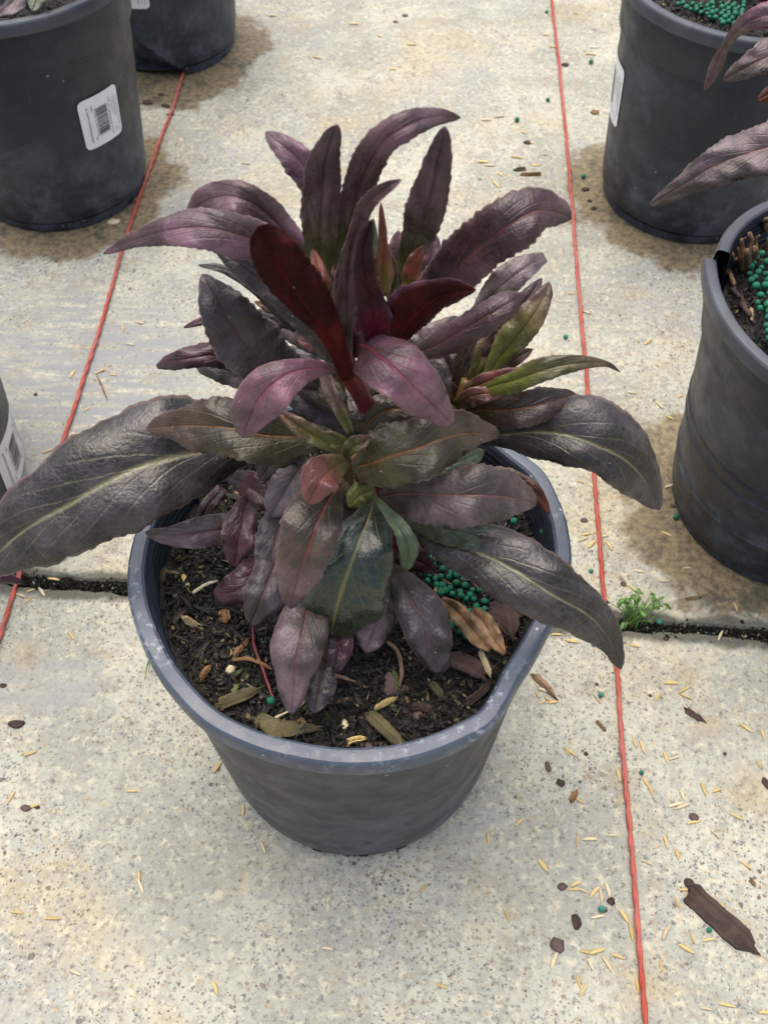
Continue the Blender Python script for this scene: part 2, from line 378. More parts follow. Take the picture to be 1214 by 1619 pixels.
# ------------------------------------------------------------------ POTS
def pot_profile(kind):
    r0, r1, h = POT_B, POT_R, POT_H
    def rw(z): return r0 + (r1-.0060-r0)*(z/h)
    out = [(r0-.012, .006), (r0-.007, .001), (r0-.0055, 0), (r0-.0035, .0008), (r0-.0028, .0105), (r0-.0055, .0110), (r0-.0055, .0130), (r0-.0006, .0135), (r0+.0004, .0160), (rw(.03), .03)]
    if kind == 'ridged':
        for z in (.055, .10, .115):
            out += [(rw(z-.002), z-.002), (rw(z)+.0011, z), (rw(z+.002), z+.002)]
    else:
        out += [(rw(z), z) for z in (.06, .09, .12, .15)]
    if kind != 'plain':
        out += [(rw(.188), .188), (rw(.1885)+.0030, .1892), (rw(.213)+.0030, .213), (rw(.2135)+.0046, .2138), (rw(.2262)+.0040, .2262)]
    else:
        out += [(rw(z), z) for z in (.18, .205, .216)] + [(rw(.2165)+.0008, .2175), (rw(.2255)+.0008, .2255)]
    lip = [(r1-.0034, .2262), (r1-.0006, .2264), (r1, .2270), (r1+.0002, .2300), (r1, .2362), (r1-.0006, .2376), (r1-.0018, .2386), (r1-.0045, h), (r1-.0078, h-.0003), (r1-.0092, h-.0014), (r1-.0097, h-.004)]
    inner = []
    z = h-.006
    while z > .19:
        rr = r0-.003 + (r1-.0100-r0+.003)*(z/h)
        inner += [(rr, z), (rr-.0007, z-.0012), (rr-.0007, z-.0024), (rr, z-.0034)]; z -= .0050
    inner += [(r0-.003+(r1-.01-r0+.003)*.7, .17), (r0-.004, .02)]
    return out, lip, inner

def pot(loc, kind, dr, label, name='nursery_pot', tear=None, tilt=(0, 0), fold=None, N=220, group='black plastic nursery pots'):
    """dr(theta, t): radial push of the wall at angle theta, t = height fraction"""
    root = empty(name, loc, label, 'plant pot', group)
    out, lip, inner = pot_profile(kind)
    def strip(prof, pname, mat, smooth=True, close=False):
        if fold:
            fine = [prof[0]]
            for a_, b_ in zip(prof, prof[1:]):
                k_ = max(1, int(abs(b_[1]-a_[1])/.0025)); fine += [(a_[0]+(b_[0]-a_[0])*i_/k_, a_[1]+(b_[1]-a_[1])*i_/k_) for i_ in range(1, k_+1)]
            prof = fine
        V, F = [], []
        for (r, z) in prof:
            for k in range(N):
                th = 2*math.pi*k/N
                rr = r + dr(th, z/POT_H)
                if fold: rr += fold(th, z)
                V.append((rr*math.cos(th)+tilt[0]*z, rr*math.sin(th)+tilt[1]*z, z))
        n = len(prof)
        for i in range(n-1):
            for k in range(N):
                k2 = (k+1) % N
                if tear:
                    th = 2*math.pi*(k+.5)/N; zz = (prof[i][1]+prof[i+1][1])/2
                    dth = (th-tear[0]+math.pi) % (2*math.pi)-math.pi
                    if zz > tear[2] and abs(dth) < tear[1]*(zz-tear[2])/(POT_H-tear[2]): continue
                F.append((i*N+k, i*N+k2, (i+1)*N+k2, (i+1)*N+k))
        me = mesh(pname, V, F); o = link(pname, me, mat, root); me.set_sharp_from_angle(angle=R(30)); return o
    wall = out+[lip[0]]
    strip(wall, 'pot_wall', M['plastic'])
    strip(lip, 'rim', M['rim'] if kind == 'plain' else M['plastic_rim'])
    strip([lip[-1]]+inner, 'inner_wall', M['plastic'])
    # floor of the pot
    Vf = [(0, 0, .006)] + [((POT_B-.012+dr(2*math.pi*k/N, 0))*math.cos(2*math.pi*k/N), (POT_B-.012+dr(2*math.pi*k/N, 0))*math.sin(2*math.pi*k/N), .006) for k in range(N)]
    link('pot_floor', mesh('pot_floor', Vf, [(0, 1+(k+1) % N, 1+k) for k in range(N)]), M['plastic'], root)
    return root

def mat_rim2():
    s = NT('grey_pot_rim'); v = s.obj()
    base = s.mix(s.ramp(s.noise(v, 25, 5, .6), .3, .7), (.040, .046, .058), (.070, .078, .095))
    return s.out(base, s.ramp(s.noise(v, 60, 4), .3, .7, .34, .52), s.bump(s.noise(v, 300, 4, .7), .0006, .4), Specular_IOR_Level=.55)
M['plastic_rim'] = mat_rim2()

# main pot: the rim is pinched on the right front; the observed outline gives the push at a few angles
rim_px = [(203, 905), (204, 942), (225, 1018), (270, 1094), (325, 1150), (401, 1188), (470, 1206), (546, 1216), (640, 1208), (729, 1177), (777, 1152),
          (801, 1114), (820, 1076), (840, 1046), (862, 1004), (877, 978), (895, 930), (902, 892), (902, 870), (885, 800), (860, 750), (820, 718)]
obs = []
for q in rim_px:
    p = at(q[0], q[1], .2345) - P_MAIN; obs.append((math.atan2(p.y, p.x) % (2*math.pi), math.hypot(p.x, p.y)-POT_R))
obs.sort()
def interp_ang(th, table):
    th %= 2*math.pi
    tb = [(table[-1][0]-2*math.pi, table[-1][1])] + table + [(table[0][0]+2*math.pi, table[0][1])]
    for (a, x), (b, y) in zip(tb, tb[1:]):
        if a <= th <= b:
            t = (th-a)/(b-a+1e-9); t = t*t*(3-2*t); return x+(y-x)*t
    return 0
sm = []
for k in range(360):
    th = 2*math.pi*k/360
    sm.append(sum(interp_ang(th+d*.035, obs)*wg for d, wg in ((-2, .1), (-1, .22), (0, .36), (1, .22), (2, .1))))
def dr_main(th, t):
    x = (th % (2*math.pi))/(2*math.pi)*360; i = int(x) % 360; f = x-int(x)
    return (sm[i]*(1-f)+sm[(i+1) % 360]*f)*max(0, t)**1.6
print('rim push mm', [round(1000*s_, 1) for s_ in sm[::15]])
def wob(a, b, ph): return lambda th, t: (a*math.cos(2*(th-ph))+b*math.cos(3*th+ph))*t
main_pot = pot(P_MAIN, 'plain', dr_main, 'black nursery pot in the middle with a scuffed blue-grey rim pinched on its right side', N=360)
# drainage notches in the foot of the main pot
for px in (497, 575, 640):
    p = at(px, 1352 if px != 575 else 1357, .006)-P_MAIN; th = math.atan2(p.y, p.x)
    V = []
    rr = POT_B-.0024
    for dt in (-.035, .035):
        for z in (.0012, .0095):
            V.append((rr*math.cos(th+dt), rr*math.sin(th+dt), z))
    for dt in (-.035, .035):
        for z in (.0012, .0095):
            V.append(((rr-.004)*math.cos(th+dt), (rr-.004)*math.sin(th+dt), z))
    link('drain_notch', mesh('drain_notch', V, [(0, 1, 3, 2), (4, 6, 7, 5), (0, 4, 5, 1), (2, 3, 7, 6), (1, 5, 7, 3), (0, 2, 6, 4)]), M['subsoil'], main_pot, smooth=False)

pot_TL = pot(P_TL, 'band', wob(.0015, .0008, .4), 'black nursery pot at the top left with a whole barcode sticker facing the front')
def wall_r(z): return POT_B + (POT_R-.006-POT_B)*(z/POT_H)
def hit_wall(px, py, c, tilt=(0, 0)):
    d = (at(px, py, 0)-CAM).normalized(); t = .3
    while t < 3:
        p = CAM + d*t
        if 0 < p.z < POT_H and math.hypot(p.x-c.x, p.y-c.y) <= wall_r(p.z): break
        t += .0005
    return math.atan2(p.y-c.y, p.x-c.x), p.z
fa, fb = hit_wall(202, 48, P_TM), hit_wall(283, 108, P_TM)
print('fold', fa, fb)
def fold_tm(th, z):
    # the wall is split: below a slanting line on the left front it sits further in
    a = (th+math.pi) % (2*math.pi)-math.pi
    line = fa[1]+(fb[1]-fa[1])*(a-fa[0])/(fb[0]-fa[0])
    if a > fb[0]+.1 or a < -2.9: return 0
    if z < line: return -(.012+.25*(line-z))*min(1, (line-z)/.0008)
    return .005*max(0, 1-(z-line)/.03)**2*min(1, (fb[0]+.1-a)/.15)  # flare added above the split so that its edge catches light
pot_TM = pot(P_TM, 'band', wob(.001, .0008, 1.4), 'farthest black nursery pot, cut off by the top edge, standing on the left string', fold=fold_tm, N=300)
pot_TR = pot(P_TR, 'band', wob(.0015, .001, 2.2), 'dusty black nursery pot at the top right with only the edge of its sticker showing')
dth = math.atan2(*reversed((at(1118, 392, POT_H)-P_RM).xy))
def dr_rm(th, t):
    d_ = (th-dth+math.pi) % (2*math.pi)-math.pi
    return (.002*math.cos(2*(th-.2))+.001*math.cos(3*th+.2))*t + (.0065*math.exp(-d_/.30) if d_ > 0 else -.003*math.exp(d_/.2))*max(0, (t-.70)/.30)**1.5
pot_RM = pot(P_RM, 'ridged', dr_rm, 'black nursery pot at the right edge with ridged sides and a torn rim', tear=(dth, .045, .175), tilt=(-.03, -.01), N=300)
pot_LE = pot(P_LE, 'band', wob(.001, .0006, .1), 'black nursery pot cut off by the left edge beside the largest leaf')

# ------------------------------------------------------------------ stickers with their printed barcodes
def sticker(root, th0, th1, z0, z1, seed, drfun=None):
    rnd = random.Random(seed)
    def P(u, v, off):
        th = th0+(th1-th0)*u; z = z0+(z1-z0)*v; r = wall_r(z)+off+(drfun(th, z/POT_H) if drfun else 0)
        return (r*math.cos(th), r*math.sin(th), z)
    # rounded rectangle as a fan of a grid, clipped at the corners
    N1 = 24; V = []; F = []; idx = {}
    wm = abs(th1-th0)*wall_r((z0+z1)/2); hm = abs(z1-z0); cr = .006
    def clampc(u, v):
        x, y = u*wm, v*hm
        for cx, cy, sx, sy in ((cr, cr, -1, -1), (wm-cr, cr, 1, -1), (cr, hm-cr, -1, 1), (wm-cr, hm-cr, 1, 1)):
            if (x-cx)*sx > 0 and (y-cy)*sy > 0:
                d = math.hypot(x-cx, y-cy)
                m = max(abs(x-cx), abs(y-cy))
                if d > 0: x = cx+(x-cx)*m/d; y = cy+(y-cy)*m/d
        return x/wm, y/hm
    for j in range(N1+1):
        for i in range(N1+1):
            u, v = clampc(i/N1, j/N1); V.append(P(u, v, .0007))
    for j in range(N1):
        for i in range(N1):
            a = j*(N1+1)+i; F.append((a, a+1, a+N1+2, a+N1+1))
    st = link('sticker', mesh('sticker', V, F), M['sticker'], root)
    def quads(name, rects):
        V = []; F = []
        for (u0, u1, v0, v1) in rects:
            n = 3; b = len(V)
            for k in range(n+1):
                u = u0+(u1-u0)*k/n; V.append(P(u, v0, .0010)); V.append(P(u, v1, .0010))
            for k in range(n): F.append((b+2*k, b+2*k+2, b+2*k+3, b+2*k+1))
        o = link(name, mesh(name, V, F), M['ink'], st); return o
    bars = []; v = .20
    while v < .76:
        wd = rnd.choice([.006, .006, .012, .018]); bars.append((.37, .66, v, v+wd)); v += wd+rnd.choice([.006, .008, .014])
    tag(quads('barcode', bars), kind='stuff')
    def word(u0, u1, va, vb):
        r = []; v = va
        while v < vb:
            l = rnd.uniform(.008, .016)
            k = rnd.choice([0, 1, 2])
            if k != 1: r.append((u0, u0+(u1-u0)*.3, v, v+l*.9))
            if k != 2: r.append((u0+(u1-u0)*.38, u0+(u1-u0)*.62, v, v+l*.9))
            if k != 0: r.append((u0+(u1-u0)*.7, u1, v, v+l*.9))
            v += l*1.35
            if rnd.random() < .12: v += .012
        return r
    lines = []
    for (ua, ub, va, vb) in ((.16, .20, .12, .84), (.27, .305, .12, .22), (.27, .305, .74, .84), (.69, .73, .28, .72), (.72, .755, .74, .84), (.78, .81, .48, .78), (.85, .885, .40, .82), (.92, .95, .20, .78), (.70, .74, .10, .24), (.80, .835, .10, .2), (.88, .91, .08, .16), (.325, .352, .2, .76)):
        lines += word(ua, ub, va, vb)
    tag(quads('print_lines', lines), kind='stuff')
    return st
a = hit_wall(130, 205, P_TL); b = hit_wall(186, 162, P_TL)
zt = hit_wall(150, 150, P_TL)[1]; zb = hit_wall(166, 226, P_TL)[1]
print('TL sticker', a, b, zt, zb)
sticker(pot_TL, a[0], b[0], zb, zt, 1)
# the sticker on the pot cut off at the left edge
la, lb, lc = hit_wall(13, 652, P_LE), hit_wall(36, 735, P_LE), hit_wall(14, 776, P_LE)
print('LE sticker', la, lb, lc)
sticker(pot_LE, lc[0]-.02, max(la[0], lb[0])+.12, lb[1]-.001, max(la[1], lb[1]+.04), 2)
sticker(pot_TM, R(-107), R(-82), .094, .160, 3)
sticker(pot_TR, R(152), R(194), .094, .158, 4)

# ------------------------------------------------------------------ SOIL in the pots
SOILZ = .212
CHIPC = [(.006, .0055, .005), (.009, .008, .007), (.013, .011, .008), (.024, .019, .012), (.045, .034, .020), (.026, .027, .014), (.006, .006, .007), (.004, .004, .004)]
CHIPR = [(.20, .15, .07), (.14, .12, .05), (.09, .12, .035), (.28, .22, .12), (.12, .07, .04)]
def soil(center, n, label, z0=SOILZ, rad=.1065, seed=1, mound=.004, ang=None, drf=None, fine=True):
    random.seed(seed)
    V, F, Cc = [], [], []
    def hz(x, y):
        r = math.hypot(x, y)
        return z0 + mound*(1-(r/rad)**2) + .0030*noise.noise(Vector((x*38, y*38, seed))) + .0018*noise.noise(Vector((x*110, y*110, seed)))
    G = 72
    idx = {}
    for j in range(G+1):
        for i in range(G*2):
            th = 2*math.pi*i/(G*2); r = (rad+(drf(th, .88) if drf else 0))*j/G
            x, y = r*math.cos(th), r*math.sin(th)
            V.append(center+Vector((x, y, hz(x, y)-.0008+random.uniform(-.0006, .0006)))); Cc.append(random.choice(CHIPC[:3]))
    for j in range(G):
        for i in range(G*2):
            i2 = (i+1) % (G*2); F.append((j*G*2+i, j*G*2+i2, (j+1)*G*2+i2, (j+1)*G*2+i))
    for k in range(n):
        th = random.uniform(0, 6.2832)
        if ang and not (ang[0] < (th % 6.2832) < ang[1]): continue
        R_ = rad+(drf(th, .88) if drf else 0)
        r = (R_-.003)*math.sqrt(random.random()); x, y = r*math.cos(th), r*math.sin(th)
        big = random.random()
        l = random.uniform(.0015, .004) if big < .72 else (random.uniform(.004, .009) if big < .94 else random.uniform(.009, .018))
        wd = l*random.uniform(.15, .6) if l < .005 else l*random.uniform(.08, .26)
        c = random.choice(CHIPC) if random.random() < .875 else random.choice(CHIPR)
        f = random.uniform(.3, 1.0); c = tuple(q*f for q in c)
        chip(V, F, Cc, center+Vector((x, y, hz(x, y)+random.uniform(-.001, .003))), l, wd, min(wd*.5, .002), rrot(.45), c)
    o = vcol_mesh('potting_soil', V, F, Cc, M['chips'])
    tag(o, label, 'potting soil', kind='stuff')
    return hz
hz_main = soil(P_MAIN, 11500, 'dark bark potting mix filling the central pot under the purple plant', seed=11, drf=dr_main, rad=.1072)
soil(P_TL, 1500, 'dark potting mix in the pot at the top left', seed=12)
soil(P_TR, 3000, 'dark potting mix in the pot at the top right', seed=13)
soil(P_RM+Vector((-.03*.2, -.002, 0)), 3500, 'dark potting mix in the torn pot at the right edge', seed=14, rad=.105)
soil(P_TM, 300, 'dark potting mix in the farthest pot', seed=15)
soil(P_LE, 800, 'dark potting mix in the pot cut off by the left edge', seed=16)
#PART2
# ------------------------------------------------------------------ LEAVES
# pigments: base, tip (some lightened to show grey sheen), vein, vein strength, gloss
KINDS = {
 'purple':   ((.030, .020, .010), (.064, .026, .040), (.22, .055, .040), .55, .40),
 'upright':  ((.068, .080, .003), (.066, .030, .042), (.15, .04, .04), .45, .34),
 'lilac':    ((.046, .016, .022), (.122, .068, .094), (.20, .045, .07), .40, .32),
 'wine':     ((.070, .006, .006), (.034, .004, .004), (.20, .02, .02), .55, .0),
 'winedark': ((.105, .004, .018), (.026, .005, .007), (.14, .010, .03), .45, .10),
 'pink':     ((.048, .012, .016), (.145, .070, .098), (.28, .035, .055), .70, .34),
 'slate':    ((.019, .019, .009), (.037, .030, .038), (.17, .075, .055), .60, .34),
 'dark':     ((.018, .021, .009), (.034, .030, .032), (.27, .26, .14), .80, .60),
 'glossy':   ((.009, .020, .006), (.014, .032, .017), (.22, .20, .060), .95, .95),
 'olive':    ((.085, .110, .003), (.090, .050, .034), (.21, .10, .035), .60, .38),
 'brown':    ((.030, .032, .003), (.044, .026, .018), (.22, .075, .020), .80, .55),
 'young':    ((.045, .075, .002), (.120, .036, .030), (.30, .04, .03), .60, .5),
 'greygreen':((.026, .052, .012), (.066, .105, .056), (.15, .20, .08), .35, .38),
 'grey':     ((.036, .030, .022), (.105, .082, .092), (.14, .07, .07), .45, .34),
 'plum':     ((.032, .006, .013), (.052, .014, .026), (.15, .03, .04), .55, .50),
 'rust':     ((.115, .095, .004), (.145, .028, .007), (.26, .08, .02), .50, .40),
 'frontred': ((.022, .026, .004), (.108, .066, .070), (.24, .030, .028), .65, .42),
 'dust':     ((.038, .022, .018), (.100, .073, .082), (.22, .08, .07), .55, .34),
 'dried':    ((.20, .12, .06), (.36, .23, .12), (.10, .06, .03), .5, .2),
}
LEAF_DZ = 0.0
def cr(p0, p1, p2, p3, t):
    return tuple(.5*((2*b)+(-a+c)*t+(2*a-5*b+4*c-d)*t*t+(-a+3*b-3*c+d)*t**3) for a, b, c, d in zip(p0, p1, p2, p3))
def resample(pts, n):
    P = [tuple(2*a-b for a, b in zip(pts[0], pts[1]))] + list(pts) + [tuple(2*a-b for a, b in zip(pts[-1], pts[-2]))]
    dense = []
    for i in range(1, len(P)-2):
        for k in range(24): dense.append(cr(P[i-1], P[i], P[i+1], P[i+2], k/24))
    dense.append(pts[-1])
    s = [0]
    for a, b in zip(dense, dense[1:]): s.append(s[-1]+math.hypot(b[0]-a[0], b[1]-a[1]))
    out = []; j = 0
    for k in range(n+1):
        # stations crowd a little towards the tip
        f = k/n; d = s[-1]*f
        while j < len(s)-2 and s[j+1] < d: j += 1
        t = (d-s[j])/max(1e-9, s[j+1]-s[j]); out.append(tuple(x+(y-x)*t for x, y in zip(dense[j], dense[j+1])))
    return out
LN = 0
def leaf(parent, pts, kind, cup=.30, curl=.42, rip=.17, freq=3.2, tooth=.075, name='leaf', roll=0.0, label=None, pl=None, edge=None, base_to=.42, origin=None, thick=.00045):
    """pts: (px, py, z, left half-width, right half-width) along the midrib, seen from the camera; each gets its own place in space"""
    global LN; LN += 1
    rnd = random.Random(LN*31+5)
    L = math.hypot(pts[-1][0]-pts[0][0], pts[-1][1]-pts[0][1])
    if kind == 'dark': tooth = .03
    nv = int(max(18, min(64, L/5))); nu = 14
    st = resample(pts, nv)
    # the blade closes on its tip in a rounded, not a straight, taper
    px1, py1 = pts[-2][0], pts[-2][1]; seg = math.hypot(pts[-1][0]-px1, pts[-1][1]-py1)
    if pts[-1][3] == 0:
        st2 = []; 
        for a in st:
            dd_ = math.hypot(a[0]-pts[-1][0], a[1]-pts[-1][1])
            if dd_ < seg*.98 and math.hypot(a[0]-px1, a[1]-py1) < seg*1.02:
                t_ = 1-dd_/seg; g = (1-t_**1.5)**.72
                a = a[:3]+(pts[-2][3]*g, pts[-2][4]*g)
            st2.append(a)
        st = st2
    mids = [at(a[0], a[1], a[2]+LEAF_DZ) for a in st]
    cb, ct, cv, vs, gl = KINDS[kind]
    ph = [rnd.uniform(0, 6.28) for _ in range(4)]; V = []; UV = []; PG = []; VN = []; PR = []
    s = 0; Ls = sum((b-a).length for a, b in zip(mids, mids[1:]))
    sd = rnd.random(); tk = [rnd.uniform(.6, 1.3) for _ in range(200)]
    for i, (st_, m) in enumerate(zip(st, mids)):
        if i: s += (m-mids[i-1]).length
        v = s/Ls
        T = (mids[min(i+1, nv)]-mids[max(i-1, 0)]).normalized()
        Vw = (CAM-m); dep = Vw.dot(-cF); Vw.normalize()
        Lf = Vw.cross(T); 
        if Lf.length < 1e-4: Lf = cR.copy()
        Lf.normalize(); mpp = dep/CF
        Lf = (Lf - cF*Lf.dot(cF)); Lf.normalize()
        for k in range(-nu, nu+1):
            u = k/nu; au = abs(u)
            wpx = st_[3] if u < 0 else st_[4]
            wpx = max(wpx*1.05, .6)
            # saw teeth plus a slow edge wander
            tt = v*Ls/.0042 + ph[0 if u < 0 else 1]
            fr = tt-math.floor(tt); saw = (fr if u < 0 else fr)*tk[int(tt) % 200]
            edgef = 1 + (au**6)*(tooth*(saw-.5)*1.5*min(1, wpx/12) + .11*noise.noise(Vector((v*Ls*65, sd*40+u*2, 1)))+.05*noise.noise(Vector((v*Ls*190, sd*40+u*2, 4))))
            wm = wpx*mpp*edgef
            x = au*wm
            # channelled blade: rises from the midrib, then the margin turns over
            aw = math.sqrt(au*au+.012)-.11; h = wm*(cup*aw - curl*au**3 + roll*u)
            h += wm*rip*math.sin(2*math.pi*freq*v + ph[2] + (1.7 if u > 0 else 0))*au**2
            h += wm*rip*.6*math.sin(2*math.pi*freq*2.3*v + ph[3] + u*2)*au**3
            h += .0024*noise.noise(Vector((m.x*70+u*1.3, m.y*70+sd*9, v*7)))*min(1, wm/.008)*(.3+au)
            h -= .00030*math.exp(-(u/.10)**2)*min(1, wm/.006)
            p = m + (Lf if u < 0 else -Lf)*x + Vw*h
            V.append(p)
            UV.append((u*.5+.5, v))
            f = min(1, max(0, (v-base_to*.25)/(base_to))); f = f*f*(3-2*f)
            f = min(1, f+au*.25)
            c = [a+(b-a)*f for a, b in zip(cb, ct)]
            if edge: 
                e = max(0, (au-.72)/.28); c = [a+(b-a)*e for a, b in zip(c, edge)]
            PG.append(c); VN.append(cv); PR.append((vs*(1-.35*v), gl, sd))
    W = 2*nu+1; Fc = []
    for i in range(nv):
        for k in range(W-1):
            a = i*W+k; Fc.append((a, a+1, a+W+1, a+W))
    org = origin if origin is not None else Vector((0, 0, 0))
    V = [p-org for p in V]
    me = mesh(name, V, Fc)
    ul = me.uv_layers.new(name='UVMap')
    li = [0]*len(me.loops); me.loops.foreach_get('vertex_index', li)
    fl = []
    for q in li: fl += UV[q]
    ul.data.foreach_set('uv', fl)
    for nm, arr in (('Pig', PG), ('Vein', VN), ('Par', PR)):
        at_ = me.color_attributes.new(nm, 'FLOAT_COLOR', 'POINT'); fl = []
        for c in arr: fl += [c[0], c[1], c[2], 1]
        at_.data.foreach_set('color', fl)
    o = link(name, me, M['leaf'], parent)
    md = o.modifiers.new('thickness', 'SOLIDIFY'); md.thickness = thick; md.offset = 0
    if label: o['label'] = label
    return o

def tube(name, pts, rad, mat, parent=None, n=10, sub=6, origin=None, wobble=0.0):
    """pts are world points, rad one radius per point"""
    P = [tuple(p)+(r,) for p, r in zip(pts, rad)]
    P2 = [tuple(2*a-b for a, b in zip(P[0], P[1]))]+P+[tuple(2*a-b for a, b in zip(P[-1], P[-2]))]
    pa = []
    for i in range(1, len(P2)-2):
        for k in range(sub): pa.append(cr(P2[i-1], P2[i], P2[i+1], P2[i+2], k/sub))
    pa.append(P[-1]); org = origin if origin is not None else Vector((0, 0, 0))
    V = []; F = []; prev = None
    for i, q in enumerate(pa):
        c = Vector(q[:3]); T = (Vector(pa[min(i+1, len(pa)-1)][:3])-Vector(pa[max(0, i-1)][:3])).normalized()
        if prev is None: prev = T.orthogonal().normalized()
        A = (prev-T*prev.dot(T)).normalized(); prev = A; B = T.cross(A)
        for k in range(n):
            a = 2*math.pi*k/n; r = q[3]*(1+wobble*noise.noise(Vector((i*.5, k, 3))))
            V.append(c+A*(math.cos(a)*r)+B*(math.sin(a)*r)-org)
    for i in range(len(pa)-1):
        for k in range(n): F.append((i*n+k, i*n+(k+1) % n, (i+1)*n+(k+1) % n, (i+1)*n+k))
    F.append(tuple(range(n))[::-1]); F.append(tuple((len(pa)-1)*n+k for k in range(n)))
    return link(name, mesh(name, V, F), mat, parent)

PL = P_MAIN + Vector((0, 0, SOILZ))
plant = empty('purple_plant', PL, 'large plant with long dark purple and grey-green toothed leaves growing in the middle pot', 'plant')
O = PL
def LF(pts, kind, **kw): return leaf(plant, pts, kind, origin=O, **kw)
def ST(pts, rad, mat): return tube('stem', [at(*p) for p in pts], rad, M[mat], plant, origin=O)

# stems
ST([(562, 905, .212), (580, 850, .242), (592, 780, .275), (596, 700, .31), (578, 640, .343), (548, 578, .378), (550, 500, .405), (560, 440, .425)], [.0055, .0050, .0045, .0042, .0042, .0042, .0034, .0022], 'stem')
ST([(572, 905, .214), (620, 840, .245), (680, 745, .278), (722, 650, .312), (738, 600, .328)], [.0050, .0045, .004, .0036, .0028], 'stem_green')
ST([(548, 900, .213), (520, 830, .245), (480, 760, .275), (440, 700, .30)], [.0045, .004, .0034, .0026], 'stem_green')
ST([(568, 900, .214), (590, 850, .25), (590, 800, .275), (572, 745, .31), (560, 722, .33)], [.0040, .0038, .0034, .003, .002], 'stem_green')
ST([(556, 900, .213), (545, 700, .285), (535, 600, .325), (530, 520, .352), (522, 450, .385)], [.004, .0036, .0032, .0028, .002], 'stem_green')
ST([(560, 900, .213), (600, 720, .28), (630, 600, .325), (636, 500, .365), (632, 440, .39)], [.004, .0036, .0032, .0028, .002], 'stem_green')

# upper shoots
LF([(535, 440, .405, 6, 6), (545, 390, .42, 16, 14), (558, 335, .44, 23, 22), (577, 275, .462, 26, 24), (603, 228, .478, 27, 22), (645, 198, .485, 23, 21), (690, 184, .482, 12, 14), (727, 186, .475, 0, 0)], 'upright', base_to=.35, cup=.25)
LF([(515, 455, .40, 3, 3), (508, 400, .42, 24, 20), (508, 350, .437, 30, 26), (510, 300, .452, 31, 28), (515, 255, .465, 27, 24), (524, 222, .474, 17, 15), (534, 197, .48, 0, 0)], 'upright', rip=.16, base_to=.55)
LF([(512, 320, .435, 20, 18), (480, 262, .45, 26, 20), (450, 232, .457, 19, 17), (420, 209, .458, 0, 0)], 'lilac', base_to=.2)
LF([(640, 450, .412, 10, 9), (648, 405, .428, 19, 19), (664, 360, .442, 26, 28), (680, 310, .457, 30, 28), (690, 260, .469, 22, 24), (699, 225, .477, 14, 13), (703, 200, .482, 0, 0)], 'upright', base_to=.5, rip=.07)
LF([(546, 570, .388, 9, 9), (550, 500, .41, 22, 10), (551, 430, .432, 20, 12), (562, 370, .452, 11, 14), (580, 325, .468, 14, 12), (605, 300, .476, 10, 10), (634, 284, .48, 0, 0)], 'purple', cup=.6, curl=.2, edge=(.12, .02, .05))
LF([(640, 520, .375, 8, 8), (672, 475, .395, 24, 20), (707, 441, .412, 38, 33), (742, 406, .427, 43, 39), (775, 378, .438, 44, 41), (806, 354, .446, 42, 42), (846, 334, .449, 36, 36), (880, 335, .443, 22, 23), (902, 346, .434, 0, 0)], 'purple', base_to=.2, rip=.08)
LF([(612, 565, .385, 8, 6), (633, 528, .403, 40, 16), (663, 492, .420, 47, 22), (702, 466, .432, 24, 16), (752, 458, .44, 0, 0)], 'wine', cup=.75, curl=.55, edge=(.085, .04, .065), rip=.12, label='cupped leaf showing its dark red inside under a purple margin')
LF([(600, 560, .388, 14, 16), (592, 505, .41, 26, 26), (580, 450, .43, 22, 18), (573, 400, .447, 11, 16), (587, 347, .46, 0, 0)], 'winedark', cup=.9, curl=.5, edge=(.05, .03, .055))
LF([(603, 468, .42, 8, 10), (603, 430, .43, 13, 18), (606, 390, .441, 8, 8), (604, 352, .452, 5, 5), (602, 320, .46, 0, 0)], 'rust', tooth=.02)
LF([(643, 462, .418, 10, 10), (655, 418, .43, 13, 12), (668, 389, .437, 0, 0)], 'rust', tooth=.02)
LF([(520, 478, .41, 8, 8), (508, 440, .42, 15, 12), (495, 392, .425, 0, 0)], 'rust', tooth=.02)
LF([(632, 450, .40, 10, 12), (627, 400, .415, 14, 14), (630, 364, .423, 0, 0)], 'lilac')
LF([(672, 450, .395, 12, 14), (682, 405, .408, 14, 14), (690, 372, .415, 0, 0)], 'lilac')
LF([(592, 460, .405, 8, 8), (590, 400, .42, 12, 9), (590, 345, .432, 0, 0)], 'greygreen')
LF([(540, 470, .40, 12, 12), (537, 420, .41, 16, 14), (545, 370, .42, 0, 0)], 'young')
# shoots to the left
LF([(505, 480, .38, 8, 8), (450, 415, .41, 28, 28), (400, 380, .428, 33, 31), (339, 362, .436, 35, 31), (285, 361, .434, 27, 27), (217, 378, .424, 12, 12), (164, 401, .41, 0, 0)], 'lilac', base_to=.2, cup=.15, rip=.05)
LF([(505, 480, .37, 9, 9), (475, 410, .397, 22, 22), (443, 360, .415, 26, 22), (405, 325, .427, 30, 25), (365, 310, .430, 30, 25), (325, 318, .420, 26, 22), (296, 340, .408, 4, 4)], 'lilac', base_to=.3, curl=.5)
LF([(550, 600, .388, 11, 12), (521, 535, .408, 12, 24), (486, 487, .424, 20, 42), (455, 443, .436, 31, 45), (430, 400, .448, 33, 40), (414, 368, .455, 20, 24), (408, 358, .458, 3, 3)], 'wine', cup=.35, curl=.25, rip=.05, tooth=.06, label='wide dark red leaf seen from its underside')
LF([(535, 575, .378, 12, 12), (485, 512, .392, 18, 26), (432, 460, .405, 19, 30), (385, 422, .415, 17, 20), (340, 392, .420, 0, 0)], 'slate')
LF([(470, 520, .37, 8, 8), (440, 492, .38, 9, 10), (400, 452, .39, 9, 9), (355, 426, .395, 7, 6), (314, 419, .397, 0, 0)], 'slate', tooth=.02)
LF([(450, 500, .365, 8, 8), (430, 488, .37, 8, 8), (403, 477, .37, 0, 0)], 'rust')
